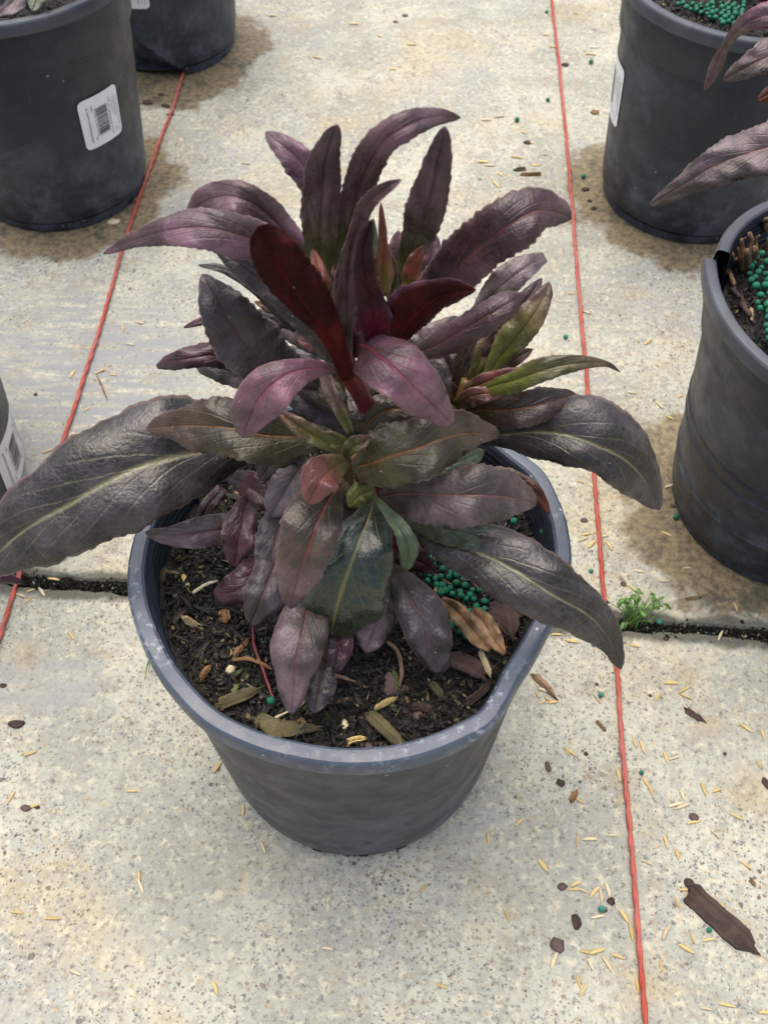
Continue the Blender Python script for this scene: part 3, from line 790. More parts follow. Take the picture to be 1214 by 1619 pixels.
LF([(505, 608, .33, 10, 12), (458, 592, .345, 20, 32), (425, 576, .357, 34, 46), (396, 550, .369, 44, 50), (366, 510, .382, 42, 42), (342, 472, .392, 30, 29), (328, 446, .397, 14, 12), (320, 434, .398, 0, 0)], 'slate', base_to=.15, cup=.35)
LF([(520, 560, .355, 12, 12), (475, 530, .362, 18, 18), (430, 505, .367, 15, 14), (398, 492, .367, 0, 0)], 'grey')
LF([(520, 552, .36, 8, 8), (495, 545, .368, 10, 10), (470, 536, .37, 0, 0)], 'young')
LF([(405, 580, .335, 18, 22), (345, 562, .347, 18, 20), (302, 566, .348, 15, 17), (270, 572, .343, 14, 12), (249, 580, .335, 3, 3)], 'plum', rip=.2, curl=.7)
LF([(440, 600, .325, 20, 24), (385, 592, .333, 24, 22), (335, 577, .335, 18, 14), (296, 560, .33, 0, 0)], 'grey')
LF([(345, 500, .355, 6, 6), (318, 508, .355, 6, 6), (291, 518, .352, 0, 0)], 'plum')
# pink pair at the top of the main stem
LF([(538, 585, .382, 3, 4), (505, 582, .392, 14, 11), (470, 586, .397, 28, 18), (438, 602, .397, 38, 30), (412, 628, .39, 40, 37), (397, 656, .38, 29, 33), (388, 680, .37, 16, 17), (384, 692, .365, 0, 0)], 'pink', base_to=.2, cup=.12, curl=.3, rip=.05, tooth=.02)
LF([(546, 552, .385, 8, 12), (571, 543, .396, 18, 36), (604, 566, .402, 38, 45), (637, 596, .399, 46, 39), (669, 627, .389, 38, 33), (697, 653, .376, 20, 19), (715, 673, .362, 0, 0)], 'pink', base_to=.35, cup=.12, curl=.35, rip=.05, tooth=.03)
# right hand shoots
LF([(648, 562, .365, 8, 8), (690, 546, .375, 18, 20), (730, 523, .385, 21, 26), (770, 499, .393, 21, 26), (805, 478, .396, 18, 18), (829, 466, .393, 3, 3)], 'purple', cup=.1, curl=.7, rip=.05)
LF([(745, 530, .345, 12, 12), (772, 475, .365, 18, 22), (800, 446, .376, 23, 20), (832, 422, .382, 20, 17), (861, 406, .38, 7, 7)], 'grey', rip=.2)
LF([(760, 545, .338, 12, 12), (800, 505, .355, 14, 16), (832, 473, .363, 13, 14), (856, 440, .367, 0, 0)], 'plum', rip=.15)
LF([(766, 602, .335, 6, 6), (785, 572, .345, 15, 11), (812, 540, .356, 29, 18), (838, 505, .366, 24, 20), (858, 472, .373, 14, 13), (868, 446, .377, 0, 0)], 'olive', base_to=.9, rip=.12, tooth=.08)
LF([(725, 655, .305, 9, 9), (718, 615, .32, 14, 12), (730, 570, .335, 12, 10), (748, 535, .345, 7, 7)], 'brown', cup=.6)
LF([(722, 655, .30, 9, 9), (745, 612, .32, 18, 18), (778, 560, .342, 20, 20), (806, 505, .36, 13, 14), (818, 480, .365, 0, 0)], 'brown', cup=.5)
LF([(742, 632, .325, 6, 6), (775, 612, .338, 9, 15), (810, 602, .347, 13, 19), (850, 588, .354, 19, 18), (890, 577, .357, 15, 15), (930, 573, .356, 9, 9), (960, 576, .35, 4, 4), (979, 588, .34, 0, 0)], 'olive', base_to=.9, rip=.16, tooth=.07, cup=.4)
LF([(728, 632, .322, 6, 8), (755, 611, .334, 14, 14), (795, 594, .342, 11, 12), (836, 585, .345, 0, 0)], 'young', cup=.6)
LF([(722, 645, .32, 10, 10), (742, 628, .331, 13, 16), (768, 622, .335, 11, 14), (795, 622, .335, 0, 0)], 'young')
LF([(690, 650, .295, 10, 10), (738, 648, .308, 16, 16), (780, 649, .318, 21, 22), (820, 646, .325, 26, 27), (858, 638, .327, 27, 26), (890, 629, .324, 14, 14), (912, 625, .32, 0, 0)], 'brown', base_to=.6)
LF([(690, 690, .28, 6, 6), (742, 692, .29, 10, 9), (789, 688, .30, 20, 18), (846, 683, .31, 38, 40), (898, 689, .315, 64, 46), (942, 705, .314, 68, 42), (984, 725, .305, 54, 44), (1016, 755, .291, 30, 40), (1033, 785, .278, 14, 22), (1042, 806, .268, 0, 0)], 'dark', cup=.35, curl=.6, base_to=.4, rip=.08, label='broad dark grey-green leaf with a pale midrib on the right, its tip bending down')
LF([(430, 703, .28, 14, 14), (370, 705, .292, 38, 50), (311, 716, .30, 62, 84), (259, 727, .304, 76, 94), (208, 744, .303, 84, 92), (163, 766, .30, 86, 88), (111, 797, .292, 78, 78), (48, 832, .28, 68, 60), (0, 872, .266, 44, 42), (-28, 903, .256, 16, 16), (-38, 914, .252, 0, 0)], 'dark', cup=.28, curl=.45, base_to=.2, rip=.07, freq=2.4, label='largest leaf, dark grey-green with pale yellow-green veins, reaching to the left')
LF([(548, 700, .322, 5, 5), (500, 692, .331, 22, 20), (452, 690, .336, 40, 32), (410, 687, .339, 44, 40), (365, 677, .342, 43, 48), (310, 673, .337, 40, 36), (265, 674, .33, 18, 20), (232, 678, .322, 0, 0)], 'brown', base_to=.9, cup=.4, curl=.5)
LF([(560, 695, .30, 14, 14), (520, 655, .313, 26, 24), (480, 628, .32, 24, 24), (440, 612, .32, 0, 0)], 'slate')
LF([(555, 684, .338, 6, 6), (541, 655, .343, 9, 9), (526, 625, .348, 11, 10), (513, 595, .35, 8, 8), (508, 582, .35, 0, 0)], 'olive', cup=.8, tooth=.02)
LF([(570, 690, .33, 12, 12), (592, 660, .341, 27, 22), (624, 646, .347, 22, 22), (665, 652, .347, 0, 0)], 'brown', base_to=.8)
LF([(557, 740, .333, 8, 8), (590, 732, .343, 42, 38), (620, 721, .349, 52, 50), (653, 711, .352, 48, 50), (690, 697, .352, 42, 48), (728, 686, .346, 37, 34), (765, 685, .338, 18, 14), (790, 688, .33, 0, 0)], 'brown', base_to=.9, rip=.16, freq=2.6, cup=.25)
LF([(553, 728, .342, 5, 8), (530, 738, .352, 20, 22), (509, 756, .357, 29, 33), (496, 780, .352, 16, 20), (488, 797, .347, 0, 0)], 'young', base_to=.6, cup=.45, rip=.14)
LF([(545, 722, .345, 6, 6), (557, 708, .353, 13, 10), (575, 699, .356, 12, 8), (584, 692, .357, 3, 3)], 'young', cup=.9, base_to=1.2)
LF([(548, 715, .344, 5, 5), (512, 697, .354, 13, 13), (476, 676, .36, 13, 14), (440, 650, .364, 0, 0)], 'young', cup=.8, rip=.25, base_to=1.1)
LF([(556, 712, .343, 5, 5), (535, 700, .350, 12, 12), (520, 690, .353, 9, 9), (508, 684, .355, 0, 0)], 'olive', cup=.9, rip=.25, base_to=1.3)
LF([(738, 628, .318, 6, 6), (752, 590, .332, 11, 12), (765, 545, .345, 12, 12), (776, 508, .352, 0, 0)], 'olive', base_to=.8)
LF([(745, 622, .322, 6, 6), (780, 588, .336, 12, 13), (815, 566, .345, 11, 11), (842, 552, .347, 0, 0)], 'young', base_to=1.0, cup=.5)
LF([(690, 640, .30, 8, 8), (688, 600, .318, 16, 16), (692, 560, .332, 15, 15), (700, 530, .338, 0, 0)], 'grey', cup=.5)
LF([(735, 640, .31, 8, 8), (700, 612, .325, 16, 16), (672, 590, .33, 12, 12), (655, 572, .33, 0, 0)], 'brown', cup=.5)
LF([(560, 470, .395, 7, 7), (562, 430, .41, 11, 12), (570, 385, .422, 10, 10), (572, 350, .43, 0, 0)], 'winedark', cup=.6)
LF([(620, 480, .40, 7, 7), (618, 440, .412, 12, 12), (612, 405, .422, 9, 9), (608, 380, .427, 0, 0)], 'upright', cup=.5, base_to=1.1)
LF([(700, 480, .39, 8, 8), (728, 455, .40, 14, 14), (748, 430, .405, 10, 10), (760, 415, .405, 0, 0)], 'slate', cup=.5)
# front
LF([(548, 762, .318, 8, 10), (524, 785, .328, 22, 38), (505, 820, .331, 38, 52), (490, 862, .325, 37, 52), (475, 902, .313, 32, 42), (466, 936, .30, 18, 24), (460, 962, .288, 0, 0)], 'frontred', base_to=.9, cup=.2, rip=.10)
LF([(592, 785, .295, 10, 8), (582, 820, .302, 36, 24), (567, 857, .300, 55, 42), (552, 900, .292, 68, 56), (539, 937, .281, 75, 70), (530, 970, .27, 62, 60), (526, 995, .259, 34, 36), (524, 1007, .254, 0, 0)], 'glossy', cup=.15, curl=.5, rip=.06, tooth=.02, base_to=.3, label='rounded glossy dark green leaf with a yellow-green midrib at the front')
LF([(590, 775, .298, 12, 12), (568, 783, .300, 20, 18), (552, 802, .295, 0, 0)], 'olive', base_to=2.5, cup=.1)
LF([(591, 784, .303, 3, 3), (611, 808, .313, 7, 7), (631, 835, .317, 14, 10), (645, 866, .312, 16, 14), (644, 888, .305, 10, 10), (643, 903, .30, 0, 0)], 'greygreen', base_to=.1)
LF([(600, 785, .30, 6, 8), (640, 780, .318, 22, 38), (680, 781, .328, 26, 46), (720, 783, .333, 38, 50), (760, 783, .333, 50, 46), (802, 786, .326, 40, 34), (832, 792, .317, 20, 16), (847, 798, .312, 0, 0)], 'dust', base_to=.5, rip=.14)
LF([(640, 818, .29, 8, 8), (690, 832, .299, 20, 22), (733, 842, .303, 24, 25), (768, 850, .302, 22, 18), (787, 858, .298, 0, 0)], 'greygreen')
LF([(620, 815, .275, 5, 5), (660, 836, .286, 12, 12), (701, 856, .294, 26, 28), (770, 880, .30, 52, 46), (822, 907, .30, 55, 53), (874, 941, .294, 50, 45), (926, 970, .283, 36, 40), (957, 1002, .27, 24, 26), (973, 1032, .258, 12, 14), (981, 1058, .247, 0, 0)], 'dark', base_to=.2, cup=.25, curl=.5, rip=.07, label='long dark purple-grey leaf in front on the right, drooping over the rim to a point')
LF([(618, 893, .258, 5, 5), (638, 927, .267, 25, 23), (658, 963, .266, 38, 32), (674, 1000, .26, 38, 32), (686, 1040, .25, 24, 20), (692, 1065, .243, 0, 0)], 'slate', cup=.4, curl=.6, tooth=.01)
LF([(602, 930, .247, 12, 12), (598, 975, .247, 24, 26), (586, 1010, .243, 20, 22), (578, 1032, .238, 0, 0)], 'dust', tooth=.01)
LF([(492, 935, .265, 14, 14), (482, 985, .269, 36, 42), (472, 1030, .266, 36, 42), (466, 1072, .257, 24, 28), (462, 1130, .243, 0, 0)], 'dust', rip=.1, cup=.15, tooth=.01, base_to=.3)
LF([(528, 970, .25, 14, 14), (534, 1010, .25, 22, 22), (530, 1045, .245, 18, 20), (522, 1067, .24, 3, 3)], 'plum', tooth=.01)
LF([(512, 1035, .244, 14, 14), (506, 1075, .243, 24, 22), (500, 1105, .24, 18, 16), (495, 1128, .236, 0, 0)], 'slate', tooth=.01)
LF([(445, 855, .256, 12, 12), (418, 890, .263, 24, 24), (388, 925, .262, 32, 28), (358, 938, .256, 20, 22), (338, 935, .25, 0, 0)], 'plum', curl=.7)
LF([(452, 850, .270, 14, 14), (432, 900, .276, 28, 26), (415, 942, .273, 34, 28), (402, 975, .264, 18, 15), (395, 988, .26, 3, 3)], 'slate', curl=.6, rip=.14)
LF([(468, 870, .258, 16, 16), (455, 910, .262, 26, 28), (440, 950, .26, 26, 24), (428, 985, .253, 0, 0)], 'brown')
LF([(455, 790, .282, 20, 20), (440, 840, .283, 30, 30), (425, 890, .275, 22, 20), (418, 915, .268, 0, 0)], 'slate')
LF([(485, 725, .295, 22, 22), (462, 760, .30, 34, 30), (440, 795, .294, 24, 22), (428, 818, .286, 0, 0)], 'grey')
LF([(362, 752, .272, 8, 8), (392, 768, .279, 24, 18), (420, 788, .28, 22, 16), (447, 818, .274, 0, 0)], 'plum', rip=.15)
LF([(395, 778, .272, 8, 8), (386, 815, .277, 20, 22), (378, 850, .274, 26, 28), (374, 880, .265, 16, 16), (371, 899, .259, 0, 0)], 'plum', cup=.5)
LF([(405, 830, .25, 10, 12), (360, 836, .258, 22, 24), (310, 843, .262, 24, 22), (265, 846, .259, 14, 12), (230, 842, .253, 0, 0)], 'dust', tooth=.02)
LF([(352, 772, .258, 8, 8), (328, 802, .26, 12, 12), (312, 835, .254, 0, 0)], 'plum')
LF([(800, 748, .258, 10, 8), (838, 768, .262, 10, 14), (858, 790, .256, 6, 10), (868, 812, .248, 0, 0)], 'rust')
LF([(640, 745, .285, 12, 12), (700, 738, .295, 18, 18), (745, 722, .295, 14, 14), (765, 712, .29, 0, 0)], 'greygreen')
LF([(640, 570, .335, 12, 12), (682, 535, .345, 20, 18), (722, 500, .35, 0, 0)], 'grey')
LF([(660, 560, .335, 14, 14), (688, 590, .335, 22, 20), (706, 640, .32, 0, 0)], 'grey', rip=.2)
LF([(712, 620, .318, 8, 8), (702, 575, .335, 10, 10), (700, 535, .345, 5, 5), (700, 515, .35, 0, 0)], 'plum', rip=.2)
LF([(700, 660, .295, 16, 16), (720, 600, .315, 26, 24), (740, 550, .33, 18, 18), (750, 520, .335, 0, 0)], 'slate')
LF([(590, 850, .25, 10, 10), (650, 880, .255, 20, 20), (690, 905, .25, 0, 0)], 'winedark')
LF([(560, 620, .33, 20, 20), (600, 590, .335, 28, 28), (650, 570, .335, 0, 0)], 'brown')
LF([(585, 690, .30, 20, 20), (640, 660, .31, 30, 30), (700, 640, .305, 0, 0)], 'brown')
LF([(480, 690, .30, 20, 20), (440, 720, .305, 26, 26), (410, 760, .295, 0, 0)], 'brown')
LF([(540, 640, .325, 16, 16), (500, 600, .33, 24, 24), (470, 560, .33, 0, 0)], 'brown')
LF([(560, 560, .36, 12, 12), (570, 500, .375, 20, 20), (575, 440, .385, 0, 0)], 'winedark')
LF([(540, 560, .36, 12, 12), (520, 500, .375, 20, 20), (500, 440, .385, 0, 0)], 'brown')

LF([(530, 565, .35, 14, 14), (490, 520, .362, 28, 30), (450, 490, .37, 26, 26), (412, 472, .368, 0, 0)], 'slate')
LF([(590, 560, .345, 14, 14), (580, 500, .36, 26, 26), (572, 450, .372, 20, 20), (568, 410, .378, 0, 0)], 'plum')
LF([(520, 610, .31, 14, 14), (480, 585, .32, 30, 30), (440, 570, .322, 24, 24), (405, 560, .315, 0, 0)], 'slate')
LF([(600, 720, .265, 20, 20), (560, 670, .28, 40, 40), (520, 620, .285, 30, 30), (490, 590, .28, 0, 0)], 'slate')
LF([(560, 720, .262, 20, 20), (600, 670, .278, 36, 36), (640, 610, .285, 30, 30), (665, 575, .28, 0, 0)], 'brown')
LF([(575, 830, .25, 12, 12), (540, 800, .262, 26, 26), (500, 770, .27, 20, 20), (480, 750, .27, 0, 0)], 'slate')
LF([(600, 790, .268, 10, 10), (610, 760, .285, 24, 24), (640, 740, .295, 18, 18), (660, 730, .295, 0, 0)], 'slate')

# ------------------------------------------------------------------ neighbouring plants
plant_tr = empty('neighbour_plant', P_TR+Vector((.02, 0, SOILZ)), 'plant with grey-purple leaves reaching in from the right edge over the dusty pot', 'plant', 'plants in the other pots')
OT = P_TR+Vector((.02, 0, SOILZ))
def LT(pts, kind, **kw): return leaf(plant_tr, pts, kind, origin=OT, **kw)
LT([(1330, 60, .33, 12, 12), (1270, 30, .36, 24, 24), (1225, 22, .36, 26, 22), (1180, 36, .35, 12, 14), (1148, 68, .325, 8, 6), (1130, 105, .30, 11, 8), (1113, 143, .275, 0, 0)], 'lilac', edge=(.12, .02, .03))
LT([(1300, 60, .30, 20, 20), (1230, 82, .30, 26, 26), (1180, 106, .29, 16, 16), (1143, 127, .275, 0, 0)], 'dust')
LT([(1310, 215, .31, 30, 30), (1250, 225, .315, 46, 40), (1190, 240, .31, 38, 36), (1130, 262, .30, 32, 28), (1080, 292, .285, 18, 14), (1026, 325, .265, 0, 0)], 'dust', label='long pale grey leaf with a pinkish midrib')
LT([(1280, 130, .29, 14, 14), (1235, 140, .29, 16, 14), (1196, 158, .28, 0, 0)], 'rust')
tube('stem', [P_TR+Vector((.02, 0, .2)), P_TR+Vector((.025, .0, .30)), P_TR+Vector((.04, -.01, .42))], [.006, .005, .004], M['stem'], plant_tr, origin=OT)
for q in ((1330, 60, .33), (1300, 60, .30), (1310, 215, .31), (1280, 130, .29)):
    tube('stem', [P_TR+Vector((.03, 0, .27)), (at(*q)+P_TR+Vector((.03, 0, .30)))/2, at(*q)], [.003, .0026, .0022], M['stem'], plant_tr, origin=OT)
plant_tl = empty('neighbour_plant', P_TL+Vector((0, 0, SOILZ)), 'grey-leaved plant in the top left pot, only its lowest leaves inside the picture', 'plant', 'plants in the other pots')
OL = P_TL+Vector((0, 0, SOILZ))
for pts, k in (([(60, -60, .25, 14, 14), (35, -15, .25, 22, 22), (12, 10, .245, 16, 16), (-6, 26, .24, 0, 0)], 'grey'), ([(70, -60, .25, 12, 12), (62, -15, .25, 16, 16), (56, 8, .245, 12, 12), (50, 18, .242, 0, 0)], 'greygreen'),
               ([(30, -70, .26, 12, 12), (0, -30, .26, 22, 22), (-30, 5, .25, 0, 0)], 'dust'), ([(90, -60, .25, 12, 12), (96, -20, .245, 14, 14), (92, 0, .24, 0, 0)], 'grey'),
               ([(60, -90, .27, 12, 12), (120, -70, .28, 24, 24), (190, -60, .27, 0, 0)], 'purple'), ([(60, -90, .27, 12, 12), (20, -120, .29, 24, 24), (-60, -130, .28, 0, 0)], 'purple')):
    leaf(plant_tl, pts, k, origin=OL)
tube('stem', [P_TL+Vector((0, 0, .2)), P_TL+Vector((0, 0, .33))], [.005, .004], M['stem'], plant_tl, origin=OL)
# the leaf tip that pokes out at the left edge under the largest leaf
plant_le = empty('neighbour_plant', P_LE+Vector((0, 0, SOILZ)), 'plant of the left edge pot, one dark leaf tip showing below the largest leaf', 'plant', 'plants in the other pots')
OE = P_LE+Vector((0, 0, SOILZ))
leaf(plant_le, [(-160, 840, .24, 20, 20), (-90, 868, .245, 30, 30), (-30, 898, .24, 22, 22), (20, 916, .23, 6, 6), (38, 922, .226, 0, 0)], 'plum', origin=OE)
tube('stem', [OE-Vector((0, 0, .01)), OE+Vector((.03, -.04, .03)), at(-160, 840, .24)], [.004, .003, .002], M['stem'], plant_le, origin=OE)
# cut-back dry stems in the torn pot
plant_rm = empty('cut_plant', P_RM+Vector((0, 0, SOILZ)), 'brown dry stubs of a plant cut back in the torn pot', 'plant')
ORM = P_RM+Vector((0, 0, SOILZ))
random.seed(31)
for (x, y, x2, y2, r, m) in ((1180, 432, 1184, 368, .0024, 'dry'), (1176, 434, 1172, 378, .0020, 'bark_tan'), (1186, 430, 1192, 390, .0022, 'dry'), (1183, 434, 1180, 395, .0026, 'dry'), (1171, 428, 1166, 392, .0012, 'dry'), (1190, 425, 1200, 372, .0014, 'bark_tan'), (1200, 372, 1216, 345, .0020, 'dry'), (1208, 400, 1224, 352, .0018, 'dry'),
    (1176, 430, 1192, 396, .0011, 'dry'), (1168, 420, 1158, 400, .0011, 'bark_tan'), (1164, 385, 1178, 376, .0010, 'dry'), (1184, 400, 1205, 412, .0010, 'dry'), (1150, 440, 1168, 470, .0022, 'bark'), (1160, 455, 1185, 500, .0026, 'bark'), (1143, 415, 1160, 450, .0020, 'dry')):
    up = .028 if abs(x2-x) < 18 and y2 < y else .008
    a_, b_ = at(x, y, .209), at(x2, y2, .212+up)
    q_ = Vector((random.uniform(-.002, .002), random.uniform(-.002, .002), random.uniform(-.002, .002)))
    tube('stub', [a_, a_.lerp(b_, .35)+q_, a_.lerp(b_, .7)-q_, b_], [r*1.1, r, r*.9, r*.55], M[m], plant_rm, n=7, sub=4, origin=ORM, wobble=1.1)

# ------------------------------------------------------------------ green fertiliser beads
bm = bmesh.new(); bmesh.ops.create_icosphere(bm, subdivisions=2, radius=1)
for v_ in bm.verts: v_.co *= 1+.05*noise.noise(v_.co*1.7)
beadme = D.meshes.new('bead'); bm.to_mesh(beadme); bm.free(); beadme.shade_smooth(); beadme.materials.append(M['bead'])
beadold = beadme.copy(); beadold.materials[0] = M['bead_old']
def bead(p, r, label, group, me=beadme):
    o = D.objects.new('fertiliser_bead', me); COL.objects.link(o); o.location = p; r *= random.uniform(.78, .98); o.scale = (r, r*random.uniform(.9, 1.05), r*random.uniform(.85, 1)); o.location.z -= random.uniform(0, .0006); o.rotation_euler = (random.uniform(0, 3), random.uniform(0, 3), 0)
    tag(o, label, 'fertiliser bead', group)
random.seed(21)
placed = []
def pack(n, region, z, r0, label, group, base, hz=None, maxl=1):
    c = 0; tries = 0
    while c < n and tries < n*60:
        tries += 1
        x = random.uniform(region[0], region[2]); y = random.uniform(region[1], region[3])
        if len(region) > 4 and not region[4](x, y): continue
        p = at(x, y, z); r = r0*random.uniform(.82, 1.12)
        if hz: p.z = base.z+hz(p.x-base.x, p.y-base.y)+r*.9+.0015
        else: p.z = z+r*.9
        if any((p-q).length < (r+s_)*.93 for q, s_ in placed):
            if maxl > 1 and random.random() < .5:
                p.z += r*1.2
                if any((p-q).length < (r+s_)*.9 for q, s_ in placed): continue
            else: continue
        placed.append((p.copy(), r)); bead(p, r, label, group); c += 1
GM = 'fertiliser beads in the middle pot'
LM = 'round green fertiliser bead in the crowd on the soil of the middle pot'
for (x, y) in [(676, 917), (688, 915), (700, 898), (710, 905), (697, 911), (699, 925), (711, 929), (721, 921), (727, 935), (737, 946), (715, 938), (704, 933), (743, 940), (749, 947), (753, 958), (697, 936), (685, 903), (721, 908), (731, 915), (708, 893), (698, 930), (679, 908), (758, 965), (766, 950), (766, 962), (718, 895), (714, 986), (728, 998), (742, 1000), (712, 990), (738, 1006), (658, 891), (690, 924), (672, 905), (735, 925), (747, 932)]:
    r = random.uniform(.0019, .0026); p = at(x, y, .2175); p.z = hz_main(p.x-P_MAIN.x, p.y-P_MAIN.y)+r+random.uniform(.0008, .0026)
    # keep the sight line: step back onto it at the new height
    p = at(x, y, p.z); placed.append((p.copy(), r)); bead(p, r, LM, GM)
pack(12, (665, 885, 770, 970, lambda x, y: abs((y-885)-(x-665)*.72-12) < 30), .2165, .0021, LM, GM, P_MAIN, hz_main, 2)
for (x, y, l) in ((812, 824, 'green bead near the right rim, left one of a pair'), (859, 841, 'green bead against the right wall of the middle pot'), (429, 1108, 'single green bead on the soil near the front of the middle pot')):
    p = at(x, y, .222); bead(p, .0027, l, None)
placed.clear()
pack(60, (1070, 8, 1175, 42, lambda x, y: y < 6+(x-1060)*.42), .2165, .0030, 'round green fertiliser bead among the crowd in the dusty pot at the top right', 'fertiliser beads in the top right pot', P_TR)
placed.clear()
pack(55, (1180, 405, 1230, 540, lambda x, y: y < 400+(x-1170)*3.2), .2195, .0030, 'round green fertiliser bead among the crowd in the torn pot', 'fertiliser beads in the torn pot', P_RM)

# ------------------------------------------------------------------ red marking strings
def string(pts, label, rad=.00145, seed=1):
    P = [at(x, y, .003) for x, y in pts]; dense = []
    Q = [tuple(2*P[0]-P[1])]+[tuple(p) for p in P]+[tuple(2*P[-1]-P[-2])]
    for i in range(1, len(Q)-2):
        n = max(4, int((P[i]-P[i-1]).length/.0022)) if i < len(P) else 4
        for k in range(n): dense.append(Vector(cr(Q[i-1], Q[i], Q[i+1], Q[i+2], k/n)))
    root = empty('marking_string', P[0], label, 'string', 'red strings laid on the concrete')
    V0 = []; s = 0
    st1, st2 = [], []
    for i, p in enumerate(dense):
        if i: s += (p-dense[i-1]).length
        t = (dense[min(i+1, len(dense)-1)]-dense[max(i-1, 0)]).normalized(); nn = Vector((-t.y, t.x, 0))
        p = p + nn*(.0011*noise.noise(Vector((s*16, seed, 0))) + .0004*noise.noise(Vector((s*70, seed, 0))))
        a = 2*math.pi*s/.034
        for lst, ph in ((st1, 0), (st2, math.pi)):
            lst.append(p+nn*math.cos(a+ph)*rad*.42+Vector((0, 0, math.sin(a+ph)*rad*.42)))
    for lst in (st1, st2): tube('strand', lst, [rad]*len(lst), M['string'], root, n=8, sub=1, origin=P[0], wobble=.25)
string([(-60, 1200), (0, 1010), (28, 915), (62, 815), (100, 698), (132, 600), (165, 498), (186, 420), (200, 375), (240, 258), (268, 185), (290, 118), (300, 85)], 'left red string running from the farthest pot down to the left edge', seed=2)
string([(866, -60), (872, 0), (882, 90), (897, 240), (909, 390), (924, 560), (938, 740), (949, 880), (960, 970), (974, 1060), (988, 1230), (1003, 1400), (1020, 1619), (1026, 1700)], 'right red string running the height of the picture from top to bottom', seed=5)

# ------------------------------------------------------------------ loose bits lying on the concrete
def husk_mesh(seed):
    rnd = random.Random(seed); V = []; F = []; n = 8; m = 6
    for i in range(n+1):
        t = i/n; w_ = math.sin(math.pi*min(1, t*1.02+.02))**.5*(.12+.03*rnd.random()); bend = .035*math.sin(math.pi*t)*(rnd.random()*.1+1)
        for k in range(m):
            a = 2*math.pi*k/m; V.append((t-.5, bend+w_*math.cos(a)*(.8 if seed % 2 else 1), w_*.55*math.sin(a)+.07))
    for i in range(n):
        for k in range(m): F.append((i*m+k, i*m+(k+1) % m, (i+1)*m+(k+1) % m, (i+1)*m+k))
    F.append(tuple(range(m))[::-1]); F.append(tuple(n*m+k for k in range(m)))
    me = mesh('husk', V, F); me.shade_smooth(); me.materials.append(M['husk'] if seed % 3 else M['husk_pale']); return me
LAND = [('the long bark piece', 1140, 1455), ('the weed', 1010, 960), ('the frayed twig', 858, 1085), ('the tip of the drooping leaf', 981, 1058), ('the torn pot', 1090, 760), ('the dusty pot', 950, 290), ('the foot of the middle pot', 570, 1350),
        ('the left rim of the middle pot', 215, 960), ('the right rim of the middle pot', 890, 900), ('the left end of the joint', 60, 925), ('the largest leaf', 150, 700), ('the top left pot', 130, 360), ('the farthest pot', 300, 110), ('the cracked faded bead', 951, 1437), ('the bright bead', 1014, 1221),
        ('the faded bead under the leaf tip', 950, 1098), ('the tan stick behind the plant', 840, 277), ('the top edge leaves', 640, 180), ('the lower right corner', 1200, 1600), ('the lower left corner', 20, 1560), ('the bottom edge', 620, 1610), ('the thin dark splinter', 1098, 1132), ('the blunt grey chip', 910, 1458), ('the bottom of the right string', 1018, 1600), ('the reddish flat chip', 27, 1145)]
def where(px, py):
    n_, lx, ly = min(LAND, key=lambda q: (q[1]-px)**2+(q[2]-py)**2)
    dx, dy = px-lx, py-ly; d_ = math.hypot(dx, dy)
    side = ('right of' if dx > 0 else 'left of') if abs(dx) > abs(dy) else ('in front of' if dy > 0 else 'behind')
    return ('close ' if d_ < 28 else ('well ' if d_ > 90 else '')) + side + ' ' + n_
HM = [husk_mesh(s_) for s_ in range(1, 7)]
random.seed(5)
def husk(px, py, ang=None, l=None, z=.0002, ref=None):
    o = D.objects.new('husk', random.choice(HM)); COL.objects.link(o)
    o.location = at(px, py, z); l = l or random.uniform(.007, .0125)
    o.scale = (l, l*random.uniform(.75, 1.15), l*.8)
    o.rotation_euler = (random.uniform(-.3, .3), random.uniform(-.06, .06), -R(ang) if ang is not None else random.uniform(0, 6.28))
    lie = '' if ang is None else ('upright ' if abs(abs(ang)-90) < 25 else ('level ' if abs(ang) < 18 else 'slanting '))
    tag(o, lie+('short' if l < .0092 else 'long')+' straw-coloured husk '+where(px, py), 'husk', 'straw husks scattered on the concrete')
